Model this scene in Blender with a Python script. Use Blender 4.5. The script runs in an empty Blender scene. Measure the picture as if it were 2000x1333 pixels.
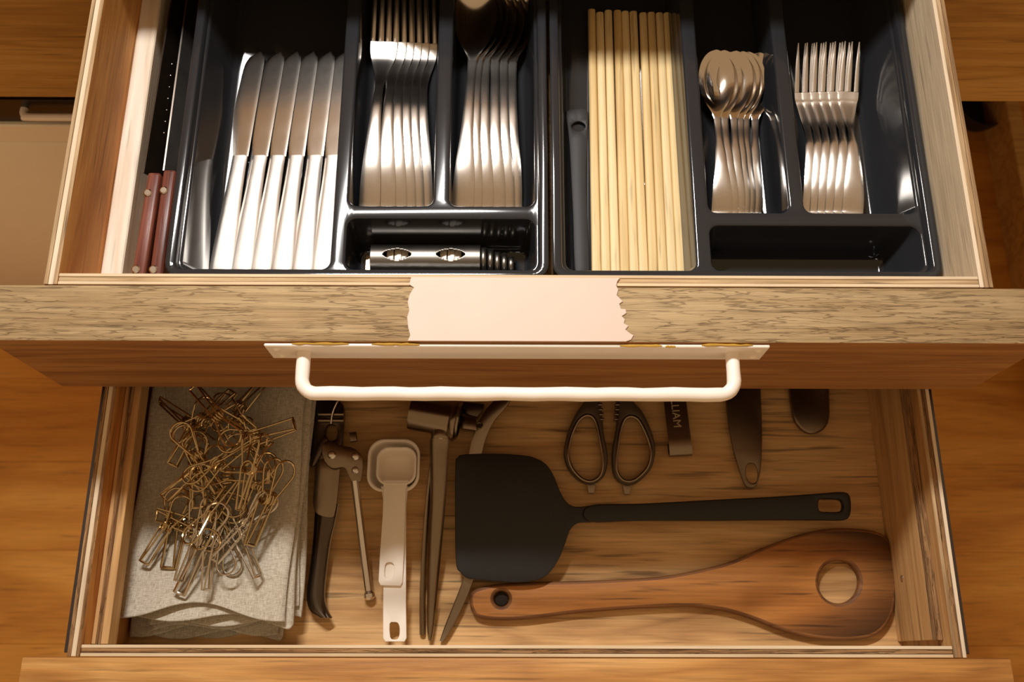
import bpy, bmesh, math, random
from mathutils import Vector, Matrix
random.seed(7)
K = 0.75                      # working units -> metres
PI = math.pi
scene = bpy.context.scene
COL = scene.collection

# ------------------------------------------------------------------ camera
FPX = 1850.55
CF = Vector((0.0049113, 0.3174267, -0.9482701))
CX = Vector((0.9999825, 0.0015635, 0.0057025))
CU = CX.cross(CF).normalized()
CO = Vector((-0.010855, -0.262662, 0.787629))
cam = bpy.data.cameras.new('camera')
camo = bpy.data.objects.new('camera', cam)
COL.objects.link(camo)
M = Matrix((CX, CU, -CF)).transposed().to_4x4()
M.translation = CO * K
camo.matrix_world = M
cam.sensor_width = 36.0
cam.lens = FPX / 2000 * 36
cam.clip_start = 0.02
cam.dof.use_dof = True
cam.dof.focus_distance = 0.90 * K
cam.dof.aperture_fstop = 10.0
scene.camera = camo


def at(u, v, z):
    """point of the horizontal plane z seen at pixel (u, v) of the 2000x1333 frame"""
    d = CF + CX * ((u - 1000) / FPX) - CU * ((v - 666.5) / FPX)
    return CO + d * ((z - CO.z) / d.z)


def aty(u, v, y):
    d = CF + CX * ((u - 1000) / FPX) - CU * ((v - 666.5) / FPX)
    return CO + d * ((y - CO.y) / d.y)


# ------------------------------------------------------------------ light
def lin(c):
    return tuple(((x / 255) / 12.92 if x / 255 <= 0.04045 else ((x / 255 + 0.055) / 1.055) ** 2.4) for x in c) + (1.0,)


world = bpy.data.worlds.new('world')
scene.world = world
world.use_nodes = True
bg = world.node_tree.nodes['Background']
bg.inputs[0].default_value = (1.0, 0.64, 0.34, 1)
bg.inputs[1].default_value = 0.42


def area(name, loc, size_x, size_y, power, color, target):
    l = bpy.data.lights.new(name, 'AREA')
    l.shape = 'RECTANGLE'
    l.size = size_x * K
    l.size_y = size_y * K
    l.energy = power
    l.color = color
    o = bpy.data.objects.new(name, l)
    COL.objects.link(o)
    loc = Vector(loc) * K
    o.location = loc
    o.rotation_euler = (Vector(target) * K - loc).to_track_quat('-Z', 'Y').to_euler()
    return o


key = area('strip_lamp', (-0.28, 0.80, 1.22), 0.46, 0.055, 4.3, (1.0, 0.97, 0.935), (0.03, 0.0, 0))
key.data.spread = math.radians(95)   # beam narrowed so less key light falls on the left floor
area('front_fill', (0.3, -2.6, 0.55), 0.9, 0.9, 3.5, (1.0, 0.66, 0.35), (0, 0.0, -0.4))  # unseen warm fill, added to lift the front faces and floor
scene.view_settings.view_transform = 'Standard'
scene.view_settings.look = 'None'
scene.view_settings.gamma = 1.0
scene.view_settings.exposure = 0.0
scene.view_settings.use_curve_mapping = False
scene.cycles.caustics_reflective = False
scene.cycles.caustics_refractive = False


# ------------------------------------------------------------------ materials
def new_mat(name):
    m = bpy.data.materials.new(name)
    m.use_nodes = True
    nt = m.node_tree
    return m, nt, nt.nodes['Principled BSDF']


def node(nt, t, **kw):
    n = nt.nodes.new(t)
    for k, v in kw.items():
        if k.startswith('i_'):
            n.inputs[k[2:].replace('_', ' ')].default_value = v
        else:
            setattr(n, k, v)
    return n


def ramp(nt, stops):
    r = nt.nodes.new('ShaderNodeValToRGB')
    e = r.color_ramp.elements
    while len(e) < len(stops):
        e.new(0.5)
    for el, (p, c) in zip(e, stops):
        el.position = p
        el.color = c
    return r


def mixc(nt, fac, a, b, mode='MIX'):
    n = nt.nodes.new('ShaderNodeMix')
    n.data_type = 'RGBA'
    n.blend_type = mode
    for sock, val in ((n.inputs[0], fac), (n.inputs[6], a), (n.inputs[7], b)):
        if hasattr(val, 'is_linked'):
            nt.links.new(val, sock)
        else:
            sock.default_value = val
    return n.outputs[2]


def wood(name, light, mid, dark, axis='X', ring=14.0, distort=5.0, fib=0.35, pore=0.5, rough=0.55, seed=0.0,
         crack=0.0, bump=0.15, knots=(), stain=None, stretch=14.0, spec=0.35):
    m, nt, b = new_mat(name)
    L = nt.links.new
    tc = node(nt, 'ShaderNodeTexCoord')
    info = node(nt, 'ShaderNodeObjectInfo')
    addv = node(nt, 'ShaderNodeVectorMath', operation='MULTIPLY_ADD')
    L(info.outputs['Random'], addv.inputs[0])
    addv.inputs[1].default_value = (3.1, 2.3, 1.7)
    L(tc.outputs['Object'], addv.inputs[2])
    mp = node(nt, 'ShaderNodeMapping')
    s = {'X': (1, stretch, stretch), 'Y': (stretch, 1, stretch), 'Z': (stretch, stretch, 1)}[axis]
    mp.inputs['Scale'].default_value = s
    mp.inputs['Location'].default_value = (seed, seed * 1.7, seed * 0.6)
    L(addv.outputs[0], mp.inputs[0])
    n1 = node(nt, 'ShaderNodeTexNoise', i_Scale=2.2, i_Detail=3.0, i_Roughness=0.5, i_Distortion=0.6)
    L(mp.outputs[0], n1.inputs['Vector'])
    # growth rings out of a stretched noise, folded into bands
    mul = node(nt, 'ShaderNodeMath', operation='MULTIPLY')
    mul.inputs[1].default_value = ring
    L(n1.outputs['Fac'], mul.inputs[0])
    frac = node(nt, 'ShaderNodeMath', operation='PINGPONG')
    frac.inputs[1].default_value = 1.0
    L(mul.outputs[0], frac.inputs[0])
    cr = ramp(nt, [(0.0, lin(light)), (0.55, lin(mid)), (1.0, lin(dark))])
    nlow = node(nt, 'ShaderNodeTexNoise', i_Scale=1.1, i_Detail=2.0)
    L(mp.outputs[0], nlow.inputs['Vector'])
    mx = node(nt, 'ShaderNodeMath', operation='MULTIPLY_ADD')
    L(frac.outputs[0], mx.inputs[0])
    mx.inputs[1].default_value = 0.62
    sub = node(nt, 'ShaderNodeMath', operation='MULTIPLY_ADD')
    L(nlow.outputs['Fac'], sub.inputs[0])
    sub.inputs[1].default_value = 1.1
    sub.inputs[2].default_value = -0.40
    L(sub.outputs[0], mx.inputs[2])
    L(mx.outputs[0], cr.inputs[0])
    # fibres
    mp2 = node(nt, 'ShaderNodeMapping')
    s2 = {'X': (6, 150, 150), 'Y': (150, 6, 150), 'Z': (150, 150, 6)}[axis]
    mp2.inputs['Scale'].default_value = s2
    L(addv.outputs[0], mp2.inputs[0])
    n2 = node(nt, 'ShaderNodeTexNoise', i_Scale=3.0, i_Detail=4.0, i_Roughness=0.6)
    L(mp2.outputs[0], n2.inputs['Vector'])
    fr = ramp(nt, [(0.25, (1 - fib, 1 - fib, 1 - fib * 1.05, 1)), (0.7, (1 + fib * 0.25,) * 3 + (1,))])
    L(n2.outputs['Fac'], fr.inputs[0])
    c = mixc(nt, 1.0, cr.outputs[0], fr.outputs[0], 'MULTIPLY')
    # pores / dark flecks along the grain
    mp3 = node(nt, 'ShaderNodeMapping')
    s3 = {'X': (14, 260, 260), 'Y': (260, 14, 260), 'Z': (260, 260, 14)}[axis]
    mp3.inputs['Scale'].default_value = s3
    L(addv.outputs[0], mp3.inputs[0])
    n3 = node(nt, 'ShaderNodeTexNoise', i_Scale=1.0, i_Detail=2.0)
    L(mp3.outputs[0], n3.inputs['Vector'])
    pr = ramp(nt, [(0.60, (1, 1, 1, 1)), (0.72, (1 - pore, 1 - pore, 1 - pore, 1))])
    L(n3.outputs['Fac'], pr.inputs[0])
    c = mixc(nt, 1.0, c, pr.outputs[0], 'MULTIPLY')
    height = n2.outputs['Fac']
    if crack > 0:
        mp4 = node(nt, 'ShaderNodeMapping')
        mp4.inputs['Scale'].default_value = {'X': (55, 760, 760), 'Y': (760, 55, 760), 'Z': (760, 760, 55)}[axis]
        L(addv.outputs[0], mp4.inputs[0])
        nd = node(nt, 'ShaderNodeTexNoise', i_Scale=0.5, i_Detail=2.5, i_Roughness=0.55, i_Distortion=0.2)
        L(mp4.outputs[0], nd.inputs['Vector'])
        sb = node(nt, 'ShaderNodeMath', operation='SUBTRACT')
        L(nd.outputs['Fac'], sb.inputs[0])
        sb.inputs[1].default_value = 0.5
        ab = node(nt, 'ShaderNodeMath', operation='ABSOLUTE')
        L(sb.outputs[0], ab.inputs[0])
        ck = ramp(nt, [(0.006, (1, 1, 1, 1)), (0.034, (0, 0, 0, 1))])
        L(ab.outputs[0], ck.inputs[0])
        nm = node(nt, 'ShaderNodeTexNoise', i_Scale=26.0, i_Detail=2.0)
        L(addv.outputs[0], nm.inputs['Vector'])
        nr = ramp(nt, [(0.34, (0, 0, 0, 1)), (0.50, (1, 1, 1, 1))])
        L(nm.outputs['Fac'], nr.inputs[0])
        cm = node(nt, 'ShaderNodeMath', operation='MULTIPLY')
        L(ck.outputs[0], cm.inputs[0])
        L(nr.outputs[0], cm.inputs[1])
        cm2 = node(nt, 'ShaderNodeMath', operation='MULTIPLY')
        L(cm.outputs[0], cm2.inputs[0])
        cm2.inputs[1].default_value = crack
        c = mixc(nt, cm2.outputs[0], c, lin((88, 66, 42)))
        hs = node(nt, 'ShaderNodeMath', operation='SUBTRACT')
        L(n2.outputs['Fac'], hs.inputs[0])
        L(cm2.outputs[0], hs.inputs[1])
        height = hs.outputs[0]
    for (kx, ky, kz, kr) in knots:
        vs = node(nt, 'ShaderNodeVectorMath', operation='DISTANCE')
        L(tc.outputs['Object'], vs.inputs[0])
        vs.inputs[1].default_value = (kx * K, ky * K, kz * K)
        nn = node(nt, 'ShaderNodeTexNoise', i_Scale=90.0, i_Detail=2.0)
        L(tc.outputs['Object'], nn.inputs['Vector'])
        ad = node(nt, 'ShaderNodeMath', operation='MULTIPLY_ADD')
        L(nn.outputs['Fac'], ad.inputs[0])
        ad.inputs[1].default_value = kr * K * 0.8
        L(vs.outputs['Value'], ad.inputs[2])
        kd = ramp(nt, [(0.0, (0.75,) * 3 + (1,)), (0.35, (0.9,) * 3 + (1,)), (0.55, (0.35,) * 3 + (1,)), (1.0, (0, 0, 0, 1))])
        dv = node(nt, 'ShaderNodeMath', operation='DIVIDE')
        L(ad.outputs[0], dv.inputs[0])
        dv.inputs[1].default_value = kr * K * 1.9
        L(dv.outputs[0], kd.inputs[0])
        c = mixc(nt, kd.outputs[0], c, lin(tuple(x * 0.45 for x in dark)))
    if stain:
        # scorched, food-darkened rim: an ellipse stays clean, the wood outside it is stained
        sx, sy, rx, ry, col = stain
        sm = node(nt, 'ShaderNodeMapping')
        sm.vector_type = 'TEXTURE'
        sm.inputs['Location'].default_value = (sx * K, sy * K, 0)
        sm.inputs['Scale'].default_value = (rx * K, ry * K, 10)
        vm = node(nt, 'ShaderNodeVectorMath', operation='MAXIMUM')
        L(tc.outputs['Object'], vm.inputs[0])
        vm.inputs[1].default_value = (sx * K, -9, -9)
        L(vm.outputs[0], sm.inputs[0])
        ln_ = node(nt, 'ShaderNodeVectorMath', operation='LENGTH')
        L(sm.outputs[0], ln_.inputs[0])
        sn = node(nt, 'ShaderNodeMath', operation='MULTIPLY_ADD')
        L(n1.outputs['Fac'], sn.inputs[0])
        sn.inputs[1].default_value = 0.35
        L(ln_.outputs['Value'], sn.inputs[2])
        sr = ramp(nt, [(0.0, (0, 0, 0, 1)), (0.46, (0, 0, 0, 1)), (0.80, (0.85, 0.85, 0.85, 1))])
        dv_ = node(nt, 'ShaderNodeMath', operation='MULTIPLY')
        dv_.inputs[1].default_value = 0.6
        L(sn.outputs[0], dv_.inputs[0])
        L(dv_.outputs[0], sr.inputs[0])
        c = mixc(nt, sr.outputs[0], c, lin(col))
    L(c, b.inputs['Base Color'])
    b.inputs['Roughness'].default_value = rough
    b.inputs['Specular IOR Level'].default_value = spec
    bp = node(nt, 'ShaderNodeBump', i_Strength=bump, i_Distance=0.002)
    L(height, bp.inputs['Height'])
    L(bp.outputs[0], b.inputs['Normal'])
    return m


def plain(name, col, rough=0.5, metal=0.0, spec=0.5, noise=0.06, nscale=40.0, bump=0.0, coat=0.0, ior=1.5):
    m, nt, b = new_mat(name)
    L = nt.links.new
    tc = node(nt, 'ShaderNodeTexCoord')
    n = node(nt, 'ShaderNodeTexNoise', i_Scale=nscale, i_Detail=4.0)
    L(tc.outputs['Object'], n.inputs['Vector'])
    c = lin(col)
    r = ramp(nt, [(0.3, tuple(x * (1 - noise) for x in c[:3]) + (1,)), (0.7, tuple(min(1, x * (1 + noise)) for x in c[:3]) + (1,))])
    L(n.outputs['Fac'], r.inputs[0])
    L(r.outputs[0], b.inputs['Base Color'])
    b.inputs['Roughness'].default_value = rough
    b.inputs['Metallic'].default_value = metal
    b.inputs['Specular IOR Level'].default_value = spec
    b.inputs['IOR'].default_value = ior
    b.inputs['Coat Weight'].default_value = coat
    if bump:
        bp = node(nt, 'ShaderNodeBump', i_Strength=bump, i_Distance=0.001)
        L(n.outputs['Fac'], bp.inputs['Height'])
        L(bp.outputs[0], b.inputs['Normal'])
    return m


def brushed(name, col, rough=0.25, aniso=0.0, var=0.10):
    """brushed along the object's own Y, so highlights stretch across it"""
    m, nt, b = new_mat(name)
    L = nt.links.new
    tc = node(nt, 'ShaderNodeTexCoord')
    mp = node(nt, 'ShaderNodeMapping')
    mp.inputs['Scale'].default_value = (2600, 60, 2600)
    L(tc.outputs['Object'], mp.inputs[0])
    n = node(nt, 'ShaderNodeTexNoise', i_Scale=1.0, i_Detail=3.0)
    L(mp.outputs[0], n.inputs['Vector'])
    c = lin(col)
    r = ramp(nt, [(0.3, tuple(x * (1 - var) for x in c[:3]) + (1,)), (0.7, c)])
    L(n.outputs['Fac'], r.inputs[0])
    L(r.outputs[0], b.inputs['Base Color'])
    b.inputs['Metallic'].default_value = 1.0
    n2 = node(nt, 'ShaderNodeTexNoise', i_Scale=60.0, i_Detail=3.0)
    L(tc.outputs['Object'], n2.inputs['Vector'])
    mr = node(nt, 'ShaderNodeMapRange')
    mr.inputs['To Min'].default_value = rough * 0.85
    mr.inputs['To Max'].default_value = rough * 1.15
    L(n2.outputs['Fac'], mr.inputs['Value'])
    L(mr.outputs[0], b.inputs['Roughness'])
    b.inputs['Anisotropic'].default_value = aniso
    vt = node(nt, 'ShaderNodeVectorTransform', vector_type='VECTOR', convert_from='OBJECT', convert_to='WORLD')
    vt.inputs[0].default_value = (1, 0, 0)
    L(vt.outputs[0], b.inputs['Tangent'])
    return m


def linen(name):
    m, nt, b = new_mat(name)
    L = nt.links.new
    tc = node(nt, 'ShaderNodeTexCoord')
    hs = []
    for ax in ('X', 'Y'):
        mp = node(nt, 'ShaderNodeMapping')
        mp.inputs['Scale'].default_value = (1900, 220, 600) if ax == 'X' else (220, 1900, 600)
        L(tc.outputs['Object'], mp.inputs[0])
        n = node(nt, 'ShaderNodeTexNoise', i_Scale=1.0, i_Detail=2.0)
        L(mp.outputs[0], n.inputs['Vector'])
        hs.append(n.outputs['Fac'])
    ad = node(nt, 'ShaderNodeMath', operation='ADD')
    L(hs[0], ad.inputs[0])
    L(hs[1], ad.inputs[1])
    r = ramp(nt, [(0.33, lin((160, 148, 128))), (0.64, lin((213, 205, 188)))])
    hf = node(nt, 'ShaderNodeMath', operation='MULTIPLY')
    hf.inputs[1].default_value = 0.5
    L(ad.outputs[0], hf.inputs[0])
    L(hf.outputs[0], r.inputs[0])
    L(r.outputs[0], b.inputs['Base Color'])
    b.inputs['Roughness'].default_value = 0.9
    b.inputs['Specular IOR Level'].default_value = 0.15
    b.inputs['Sheen Weight'].default_value = 0.2
    bp = node(nt, 'ShaderNodeBump', i_Strength=0.5, i_Distance=0.0008)
    L(hf.outputs[0], bp.inputs['Height'])
    L(bp.outputs[0], b.inputs['Normal'])
    return m


MT = {}
MT['panel_edge'] = wood('weathered panel edge', (184, 158, 118), (168, 140, 100), (142, 117, 82), 'X', ring=9, fib=0.28, pore=0.25, crack=0.6, rough=0.75, bump=0.5, stretch=20, seed=1.3)
MT['panel_face'] = wood('panel face', (172, 124, 72), (156, 106, 58), (130, 84, 42), 'X', ring=8, fib=0.2, pore=0.3, rough=0.6, seed=2.1)
MT['panel_low'] = wood('honey panel edge', (222, 172, 104), (196, 140, 74), (158, 102, 48), 'X', ring=13, fib=0.3, pore=0.4, rough=0.55, seed=4.2, stretch=10)
MT['apron'] = wood('apron wood', (206, 162, 94), (192, 146, 78), (160, 116, 60), 'X', ring=10, fib=0.22, pore=0.4, rough=0.5, seed=5.7, knots=((-0.515, 0.44, -0.262, 0.016),))
MT['ply_mid'] = wood('cream ply', (240, 224, 200), (230, 210, 180), (212, 188, 154), 'Y', ring=6, fib=0.12, pore=0.2, rough=0.7, seed=0.4)
MT['ply_tan'] = wood('tan ply', (206, 178, 140), (184, 152, 112), (136, 104, 70), 'Y', ring=12, fib=0.4, pore=0.7, rough=0.8, seed=1.9, bump=0.5)
MT['ply_tan_x'] = wood('tan ply across', (212, 184, 144), (190, 158, 116), (136, 102, 68), 'X', ring=12, fib=0.4, pore=0.7, rough=0.8, seed=3.3, bump=0.5)
MT['ply_rough_x'] = wood('rough core ply', (196, 158, 112), (166, 124, 82), (116, 82, 52), 'X', ring=18, fib=0.6, pore=0.8, rough=0.9, seed=7.7, bump=0.9, stretch=30, crack=0.4)
MT['ply_rough_y'] = wood('rough core ply along', (194, 154, 106), (162, 120, 78), (112, 78, 48), 'Y', ring=18, fib=0.6, pore=0.8, rough=0.9, seed=8.1, bump=0.9, stretch=30, crack=0.4)
MT['ply_cream_x'] = wood('cream ply across', (232, 212, 182), (220, 196, 160), (200, 172, 134), 'X', ring=6, fib=0.15, pore=0.2, rough=0.7, seed=6.1)
MT['side_inner'] = wood('side board inner face', (226, 164, 92), (204, 138, 70), (160, 98, 46), 'Y', ring=10, fib=0.25, pore=0.5, rough=0.6, seed=9.4, stretch=9, knots=((-0.4125, 0.143, -0.035, 0.012),))
MT['side_grey'] = wood('greyed side board', (226, 206, 176), (212, 190, 158), (188, 164, 132), 'Y', ring=4, fib=0.3, pore=0.35, rough=0.7, seed=10.2, stretch=10)
MT['batten'] = wood('pale batten', (250, 240, 226), (244, 230, 210), (228, 208, 182), 'Y', ring=9, fib=0.14, pore=0.25, rough=0.65, seed=11.6)
MT['batten_low'] = wood('tan batten', (214, 172, 116), (196, 150, 96), (166, 120, 72), 'Y', ring=8, fib=0.25, pore=0.4, rough=0.65, seed=12.9)
MT['bottom'] = wood('drawer bottom ply', (224, 182, 126), (206, 160, 104), (156, 112, 68), 'X', ring=11, fib=0.3, pore=0.55, rough=0.6, seed=13.5, stretch=8)
MT['floor'] = wood('floor boards', (224, 162, 76), (208, 143, 58), (182, 116, 42), 'X', ring=6, fib=0.2, pore=0.3, rough=0.45, seed=14.8, stretch=5)
MT['beech'] = wood('beech spatula', (196, 136, 70), (174, 110, 50), (136, 82, 35), 'X', ring=9, fib=0.3, pore=0.6, rough=0.5, seed=15.1, stretch=9, stain=(0.05, 0.005, 0.165, 0.062, (52, 32, 16)))
MT['beech_dark'] = wood('worn dark beech edge', (150, 100, 56), (122, 78, 42), (90, 56, 30), 'X', ring=10, fib=0.3, pore=0.5, rough=0.6, seed=16.4)
MT['rosewood'] = wood('rosewood', (142, 84, 66), (114, 60, 46), (74, 34, 26), 'Y', ring=14, fib=0.35, pore=0.5, rough=0.35, seed=17.3)
MT['bamboo'] = wood('bamboo', (240, 214, 162), (232, 202, 144), (212, 176, 114), 'Y', ring=5, fib=0.16, pore=0.35, rough=0.5, seed=18.8)
MT['tray'] = plain('dark grey blue plastic', (42, 43, 46), rough=0.095, spec=0.5, noise=0.03, ior=1.52)
MT['steel'] = brushed('brushed steel', (226, 219, 211), rough=0.25, aniso=0.65)
MT['steel_satin'] = brushed('satin steel', (228, 221, 213), rough=0.34, aniso=0.5)
MT['steel_mirror'] = brushed('polished steel', (228, 220, 210), rough=0.17, aniso=0.2, var=0.05)
MT['steel_bowl'] = brushed('spoon bowl steel', (224, 216, 206), rough=0.11, aniso=0.0, var=0.05)
MT['steel_tool'] = brushed('tool steel', (150, 134, 114), rough=0.24, aniso=0.0)
MT['steel_grey'] = brushed('grey satin steel', (128, 122, 114), rough=0.34, aniso=0.0)
MT['steel_dull'] = brushed('dull tool steel', (130, 114, 96), rough=0.30, aniso=0.0)
MT['chrome'] = plain('chromed wire', (214, 206, 192), rough=0.16, metal=1.0, noise=0.02)
MT['brass_wire'] = plain('warm steel wire', (202, 180, 138), rough=0.15, metal=1.0, noise=0.03)
MT['dark_steel'] = plain('dark oxidised steel', (96, 84, 72), rough=0.24, metal=0.95, noise=0.12)
MT['slide'] = plain('slide steel', (96, 92, 96), rough=0.3, metal=1.0)
MT['nylon'] = plain('black nylon', (26, 24, 22), rough=0.42, spec=0.45, noise=0.05)
MT['scissor_grip'] = plain('dark scissor grip', (92, 78, 62), rough=0.36, metal=0.5, noise=0.05)
MT['white_plastic'] = plain('white plastic', (240, 230, 216), rough=0.38, noise=0.015)
MT['paint'] = plain('cream paint', (212, 188, 171), rough=0.55, noise=0.02, nscale=22, bump=0.12)
MT['white_paint'] = plain('white painted metal', (246, 236, 224), rough=0.42, noise=0.02, nscale=60, bump=0.1)
MT['glue'] = plain('yellowed glue', (190, 150, 60), rough=0.4, noise=0.2)
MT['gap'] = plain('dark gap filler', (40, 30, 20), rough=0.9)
MT['linen'] = linen('linen')
MT['counter'] = plain('pale counter', (120, 100, 80), rough=0.5)
MT['wall'] = plain('cream wall', (226, 206, 176), rough=0.8)
MT['appliance'] = plain('white enamel', (252, 244, 226), rough=0.35, noise=0.01)
MT['black_glass'] = plain('black control strip', (34, 26, 20), rough=0.25)
MT['bowl'] = plain('dark bowl', (22, 18, 16), rough=0.5)
MT['print'] = plain('engraved letters', (176, 156, 126), rough=0.6)
MT['plastic_grey'] = plain('smoky plastic', (46, 43, 42), rough=0.5, spec=0.3)


# ------------------------------------------------------------------ objects
def empty(name, loc, label=None, cat=None, group=None, rotz=0.0, kind=None):
    o = bpy.data.objects.new(name, None)
    o.empty_display_size = 0.02
    o.location = Vector(loc) * K
    o.rotation_euler = (0, 0, rotz)
    COL.objects.link(o)
    tag(o, label, cat, group, kind)
    return o


def tag(o, label=None, cat=None, group=None, kind=None):
    if label: o['label'] = label
    if cat: o['category'] = cat
    if group: o['group'] = group
    if kind: o['kind'] = kind
    return o


def obj(name, bm, mats, parent=None, origin=None, smooth=30.0, local=False):
    """bm in working units, world axes; origin = where the object's own origin goes (its parent's by default)"""
    if origin is None:
        if parent is not None:
            w = Vector((0, 0, 0))
            p = parent
            while p is not None:
                w = w + Vector(p.location)
                p = p.parent
            origin = w / K
        else:
            origin = Vector((0, 0, 0))
    origin = Vector(origin)
    if local:
        origin = Vector((0, 0, 0))
    for v in bm.verts:
        v.co = (v.co - origin) * K
    bmesh.ops.recalc_face_normals(bm, faces=bm.faces)
    me = bpy.data.meshes.new(name)
    bm.to_mesh(me)
    bm.free()
    if not isinstance(mats, (list, tuple)):
        mats = [mats]
    for m in mats:
        me.materials.append(MT[m])
    if smooth:
        me.polygons.foreach_set('use_smooth', [True] * len(me.polygons))
        me.set_sharp_from_angle(angle=math.radians(smooth))
    o = bpy.data.objects.new(name, me)
    COL.objects.link(o)
    if parent is not None:
        o.parent = parent
    else:
        o.location = origin * K
    return o


def bx(bm, x0, x1, y0, y1, z0, z1, bev=0.0, seg=1):
    r = bmesh.ops.create_cube(bm, size=1.0)
    vs = r['verts']
    for v in vs:
        v.co = Vector(((x0 + x1) / 2 + v.co.x * (x1 - x0), (y0 + y1) / 2 + v.co.y * (y1 - y0), (z0 + z1) / 2 + v.co.z * (z1 - z0)))
    if bev > 0:
        es = list({e for v in vs for e in v.link_edges})
        bmesh.ops.bevel(bm, geom=es, offset=bev, segments=seg, affect='EDGES', profile=0.5)
    return vs


def box(*a, **k):
    bm = bmesh.new()
    bx(bm, *a, **k)
    return bm


def ring_faces(bm, a, b, mat=0):
    n = len(a)
    for i in range(n):
        f = bm.faces.new((a[i], a[(i + 1) % n], b[(i + 1) % n], b[i]))
        f.material_index = mat


def area2(p):
    return sum(p[i][0] * p[(i + 1) % len(p)][1] - p[(i + 1) % len(p)][0] * p[i][1] for i in range(len(p)))


def offset(p, d):
    """move a CCW loop inwards by d"""
    n = len(p)
    out = []
    for i in range(n):
        a, b, c = Vector(p[i - 1]), Vector(p[i]), Vector(p[(i + 1) % n])
        e1 = (b - a)
        e2 = (c - b)
        if e1.length < 1e-9 or e2.length < 1e-9:
            out.append(tuple(b)); continue
        e1.normalize(); e2.normalize()
        n1 = Vector((-e1.y, e1.x)); n2 = Vector((-e2.y, e2.x))
        nn = n1 + n2
        if nn.length < 1e-6:
            nn = n1
        nn.normalize()
        c_ = max(0.5, nn.dot(n1))
        q = b + nn * (d / c_)
        out.append((q.x, q.y))
    return out


def slab(bm, outline, z0, z1, holes=(), bev=0.001, seg=2, zf=None, mat_side=0, mat_top=0):
    """a plate with rounded rims and real holes"""
    loops = []
    for k, p in enumerate([outline] + list(holes)):
        p = [(q[0], q[1]) for q in p]
        ccw = area2(p) > 0
        if (k == 0) != ccw:
            p = p[::-1]
        loops.append(p)
    prof = []
    for i in range(seg + 1):
        a = PI / 2 * i / seg
        prof.append((bev * (1 - math.sin(a)), z0 + bev * (1 - math.cos(a))))
    for i in range(seg + 1):
        a = PI / 2 * i / seg
        prof.append((bev * (1 - math.cos(a)), z1 - bev * (1 - math.sin(a))))
    caps = {0: [], len(prof) - 1: []}
    for p in loops:
        prev = None
        for j, (d, z) in enumerate(prof):
            q = offset(p, d)
            vs = [bm.verts.new((x, y, z + (zf(x, y) if zf else 0))) for x, y in q]
            if prev:
                ring_faces(bm, prev, vs, mat_side)
            prev = vs
            if j in caps:
                es = []
                for i in range(len(vs)):
                    e = bm.edges.get((vs[i], vs[(i + 1) % len(vs)])) or bm.edges.new((vs[i], vs[(i + 1) % len(vs)]))
                    es.append(e)
                caps[j] += es
    for j, es in caps.items():
        r = bmesh.ops.triangle_fill(bm, use_beauty=True, edges=es)
        for g in r['geom']:
            if isinstance(g, bmesh.types.BMFace):
                g.material_index = mat_top
    return bm


def spline(pts, n=8, closed=True):
    """Catmull-Rom through points of any dimension"""
    P = [Vector(p) for p in pts]
    N = len(P)
    out = []
    for i in range(N if closed else N - 1):
        p0 = P[(i - 1) % N] if closed or i > 0 else P[0] * 2 - P[1]
        p1 = P[i]
        p2 = P[(i + 1) % N]
        p3 = P[(i + 2) % N] if closed or i + 2 < N else P[-1] * 2 - P[-2]
        for k in range(n):
            t = k / n
            out.append(0.5 * ((2 * p1) + (p2 - p0) * t + (2 * p0 - 5 * p1 + 4 * p2 - p3) * t * t + (3 * p1 - p0 - 3 * p2 + p3) * t ** 3))
    if not closed:
        out.append(P[-1])
    return out


def pxl(pts, z, smooth=6):
    """outline of something lying at height z, read off the frame"""
    w = [at(u, v, z).to_2d() for u, v in pts]
    return [tuple(p) for p in (spline(w, smooth) if smooth else w)]


def ellipse(cx, cy, rx, ry, n=24, rot=0.0):
    c, s = math.cos(rot), math.sin(rot)
    return [(cx + rx * math.cos(a) * c - ry * math.sin(a) * s, cy + rx * math.cos(a) * s + ry * math.sin(a) * c) for a in [2 * PI * i / n for i in range(n)]]


def rrect(x0, x1, y0, y1, r, n=5):
    out = []
    for cx, cy, a0 in ((x1 - r, y1 - r, 0), (x0 + r, y1 - r, PI / 2), (x0 + r, y0 + r, PI), (x1 - r, y0 + r, 3 * PI / 2)):
        for i in range(n + 1):
            a = a0 + PI / 2 * i / n
            out.append((cx + r * math.cos(a), cy + r * math.sin(a)))
    return out


def tube(bm, pts, r, n=8, closed=False, flat=1.0):
    P = [Vector(p) for p in pts]
    N = len(P)
    R = r if isinstance(r, (list, tuple)) else [r] * N
    T = []
    for i in range(N):
        a = P[i - 1] if (closed or i > 0) else P[0]
        b = P[(i + 1) % N] if (closed or i < N - 1) else P[-1]
        d = b - a
        T.append(d.normalized() if d.length > 1e-9 else Vector((0, 0, 1)))
    up = Vector((0, 0, 1))
    if abs(T[0].dot(up)) > 0.9:
        up = Vector((1, 0, 0))
    nrm = (up - T[0] * up.dot(T[0])).normalized()
    rings = []
    for i in range(N):
        nrm = (nrm - T[i] * nrm.dot(T[i]))
        nrm = nrm.normalized() if nrm.length > 1e-9 else T[i].orthogonal().normalized()
        bi = T[i].cross(nrm)
        rings.append([bm.verts.new(P[i] + (nrm * math.cos(2 * PI * k / n) * flat + bi * math.sin(2 * PI * k / n)) * R[i]) for k in range(n)])
    for i in range(N - 1):
        ring_faces(bm, rings[i], rings[i + 1])
    if closed:
        ring_faces(bm, rings[-1], rings[0])
    else:
        bm.faces.new(rings[0][::-1])
        bm.faces.new(rings[-1])
    return bm


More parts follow.
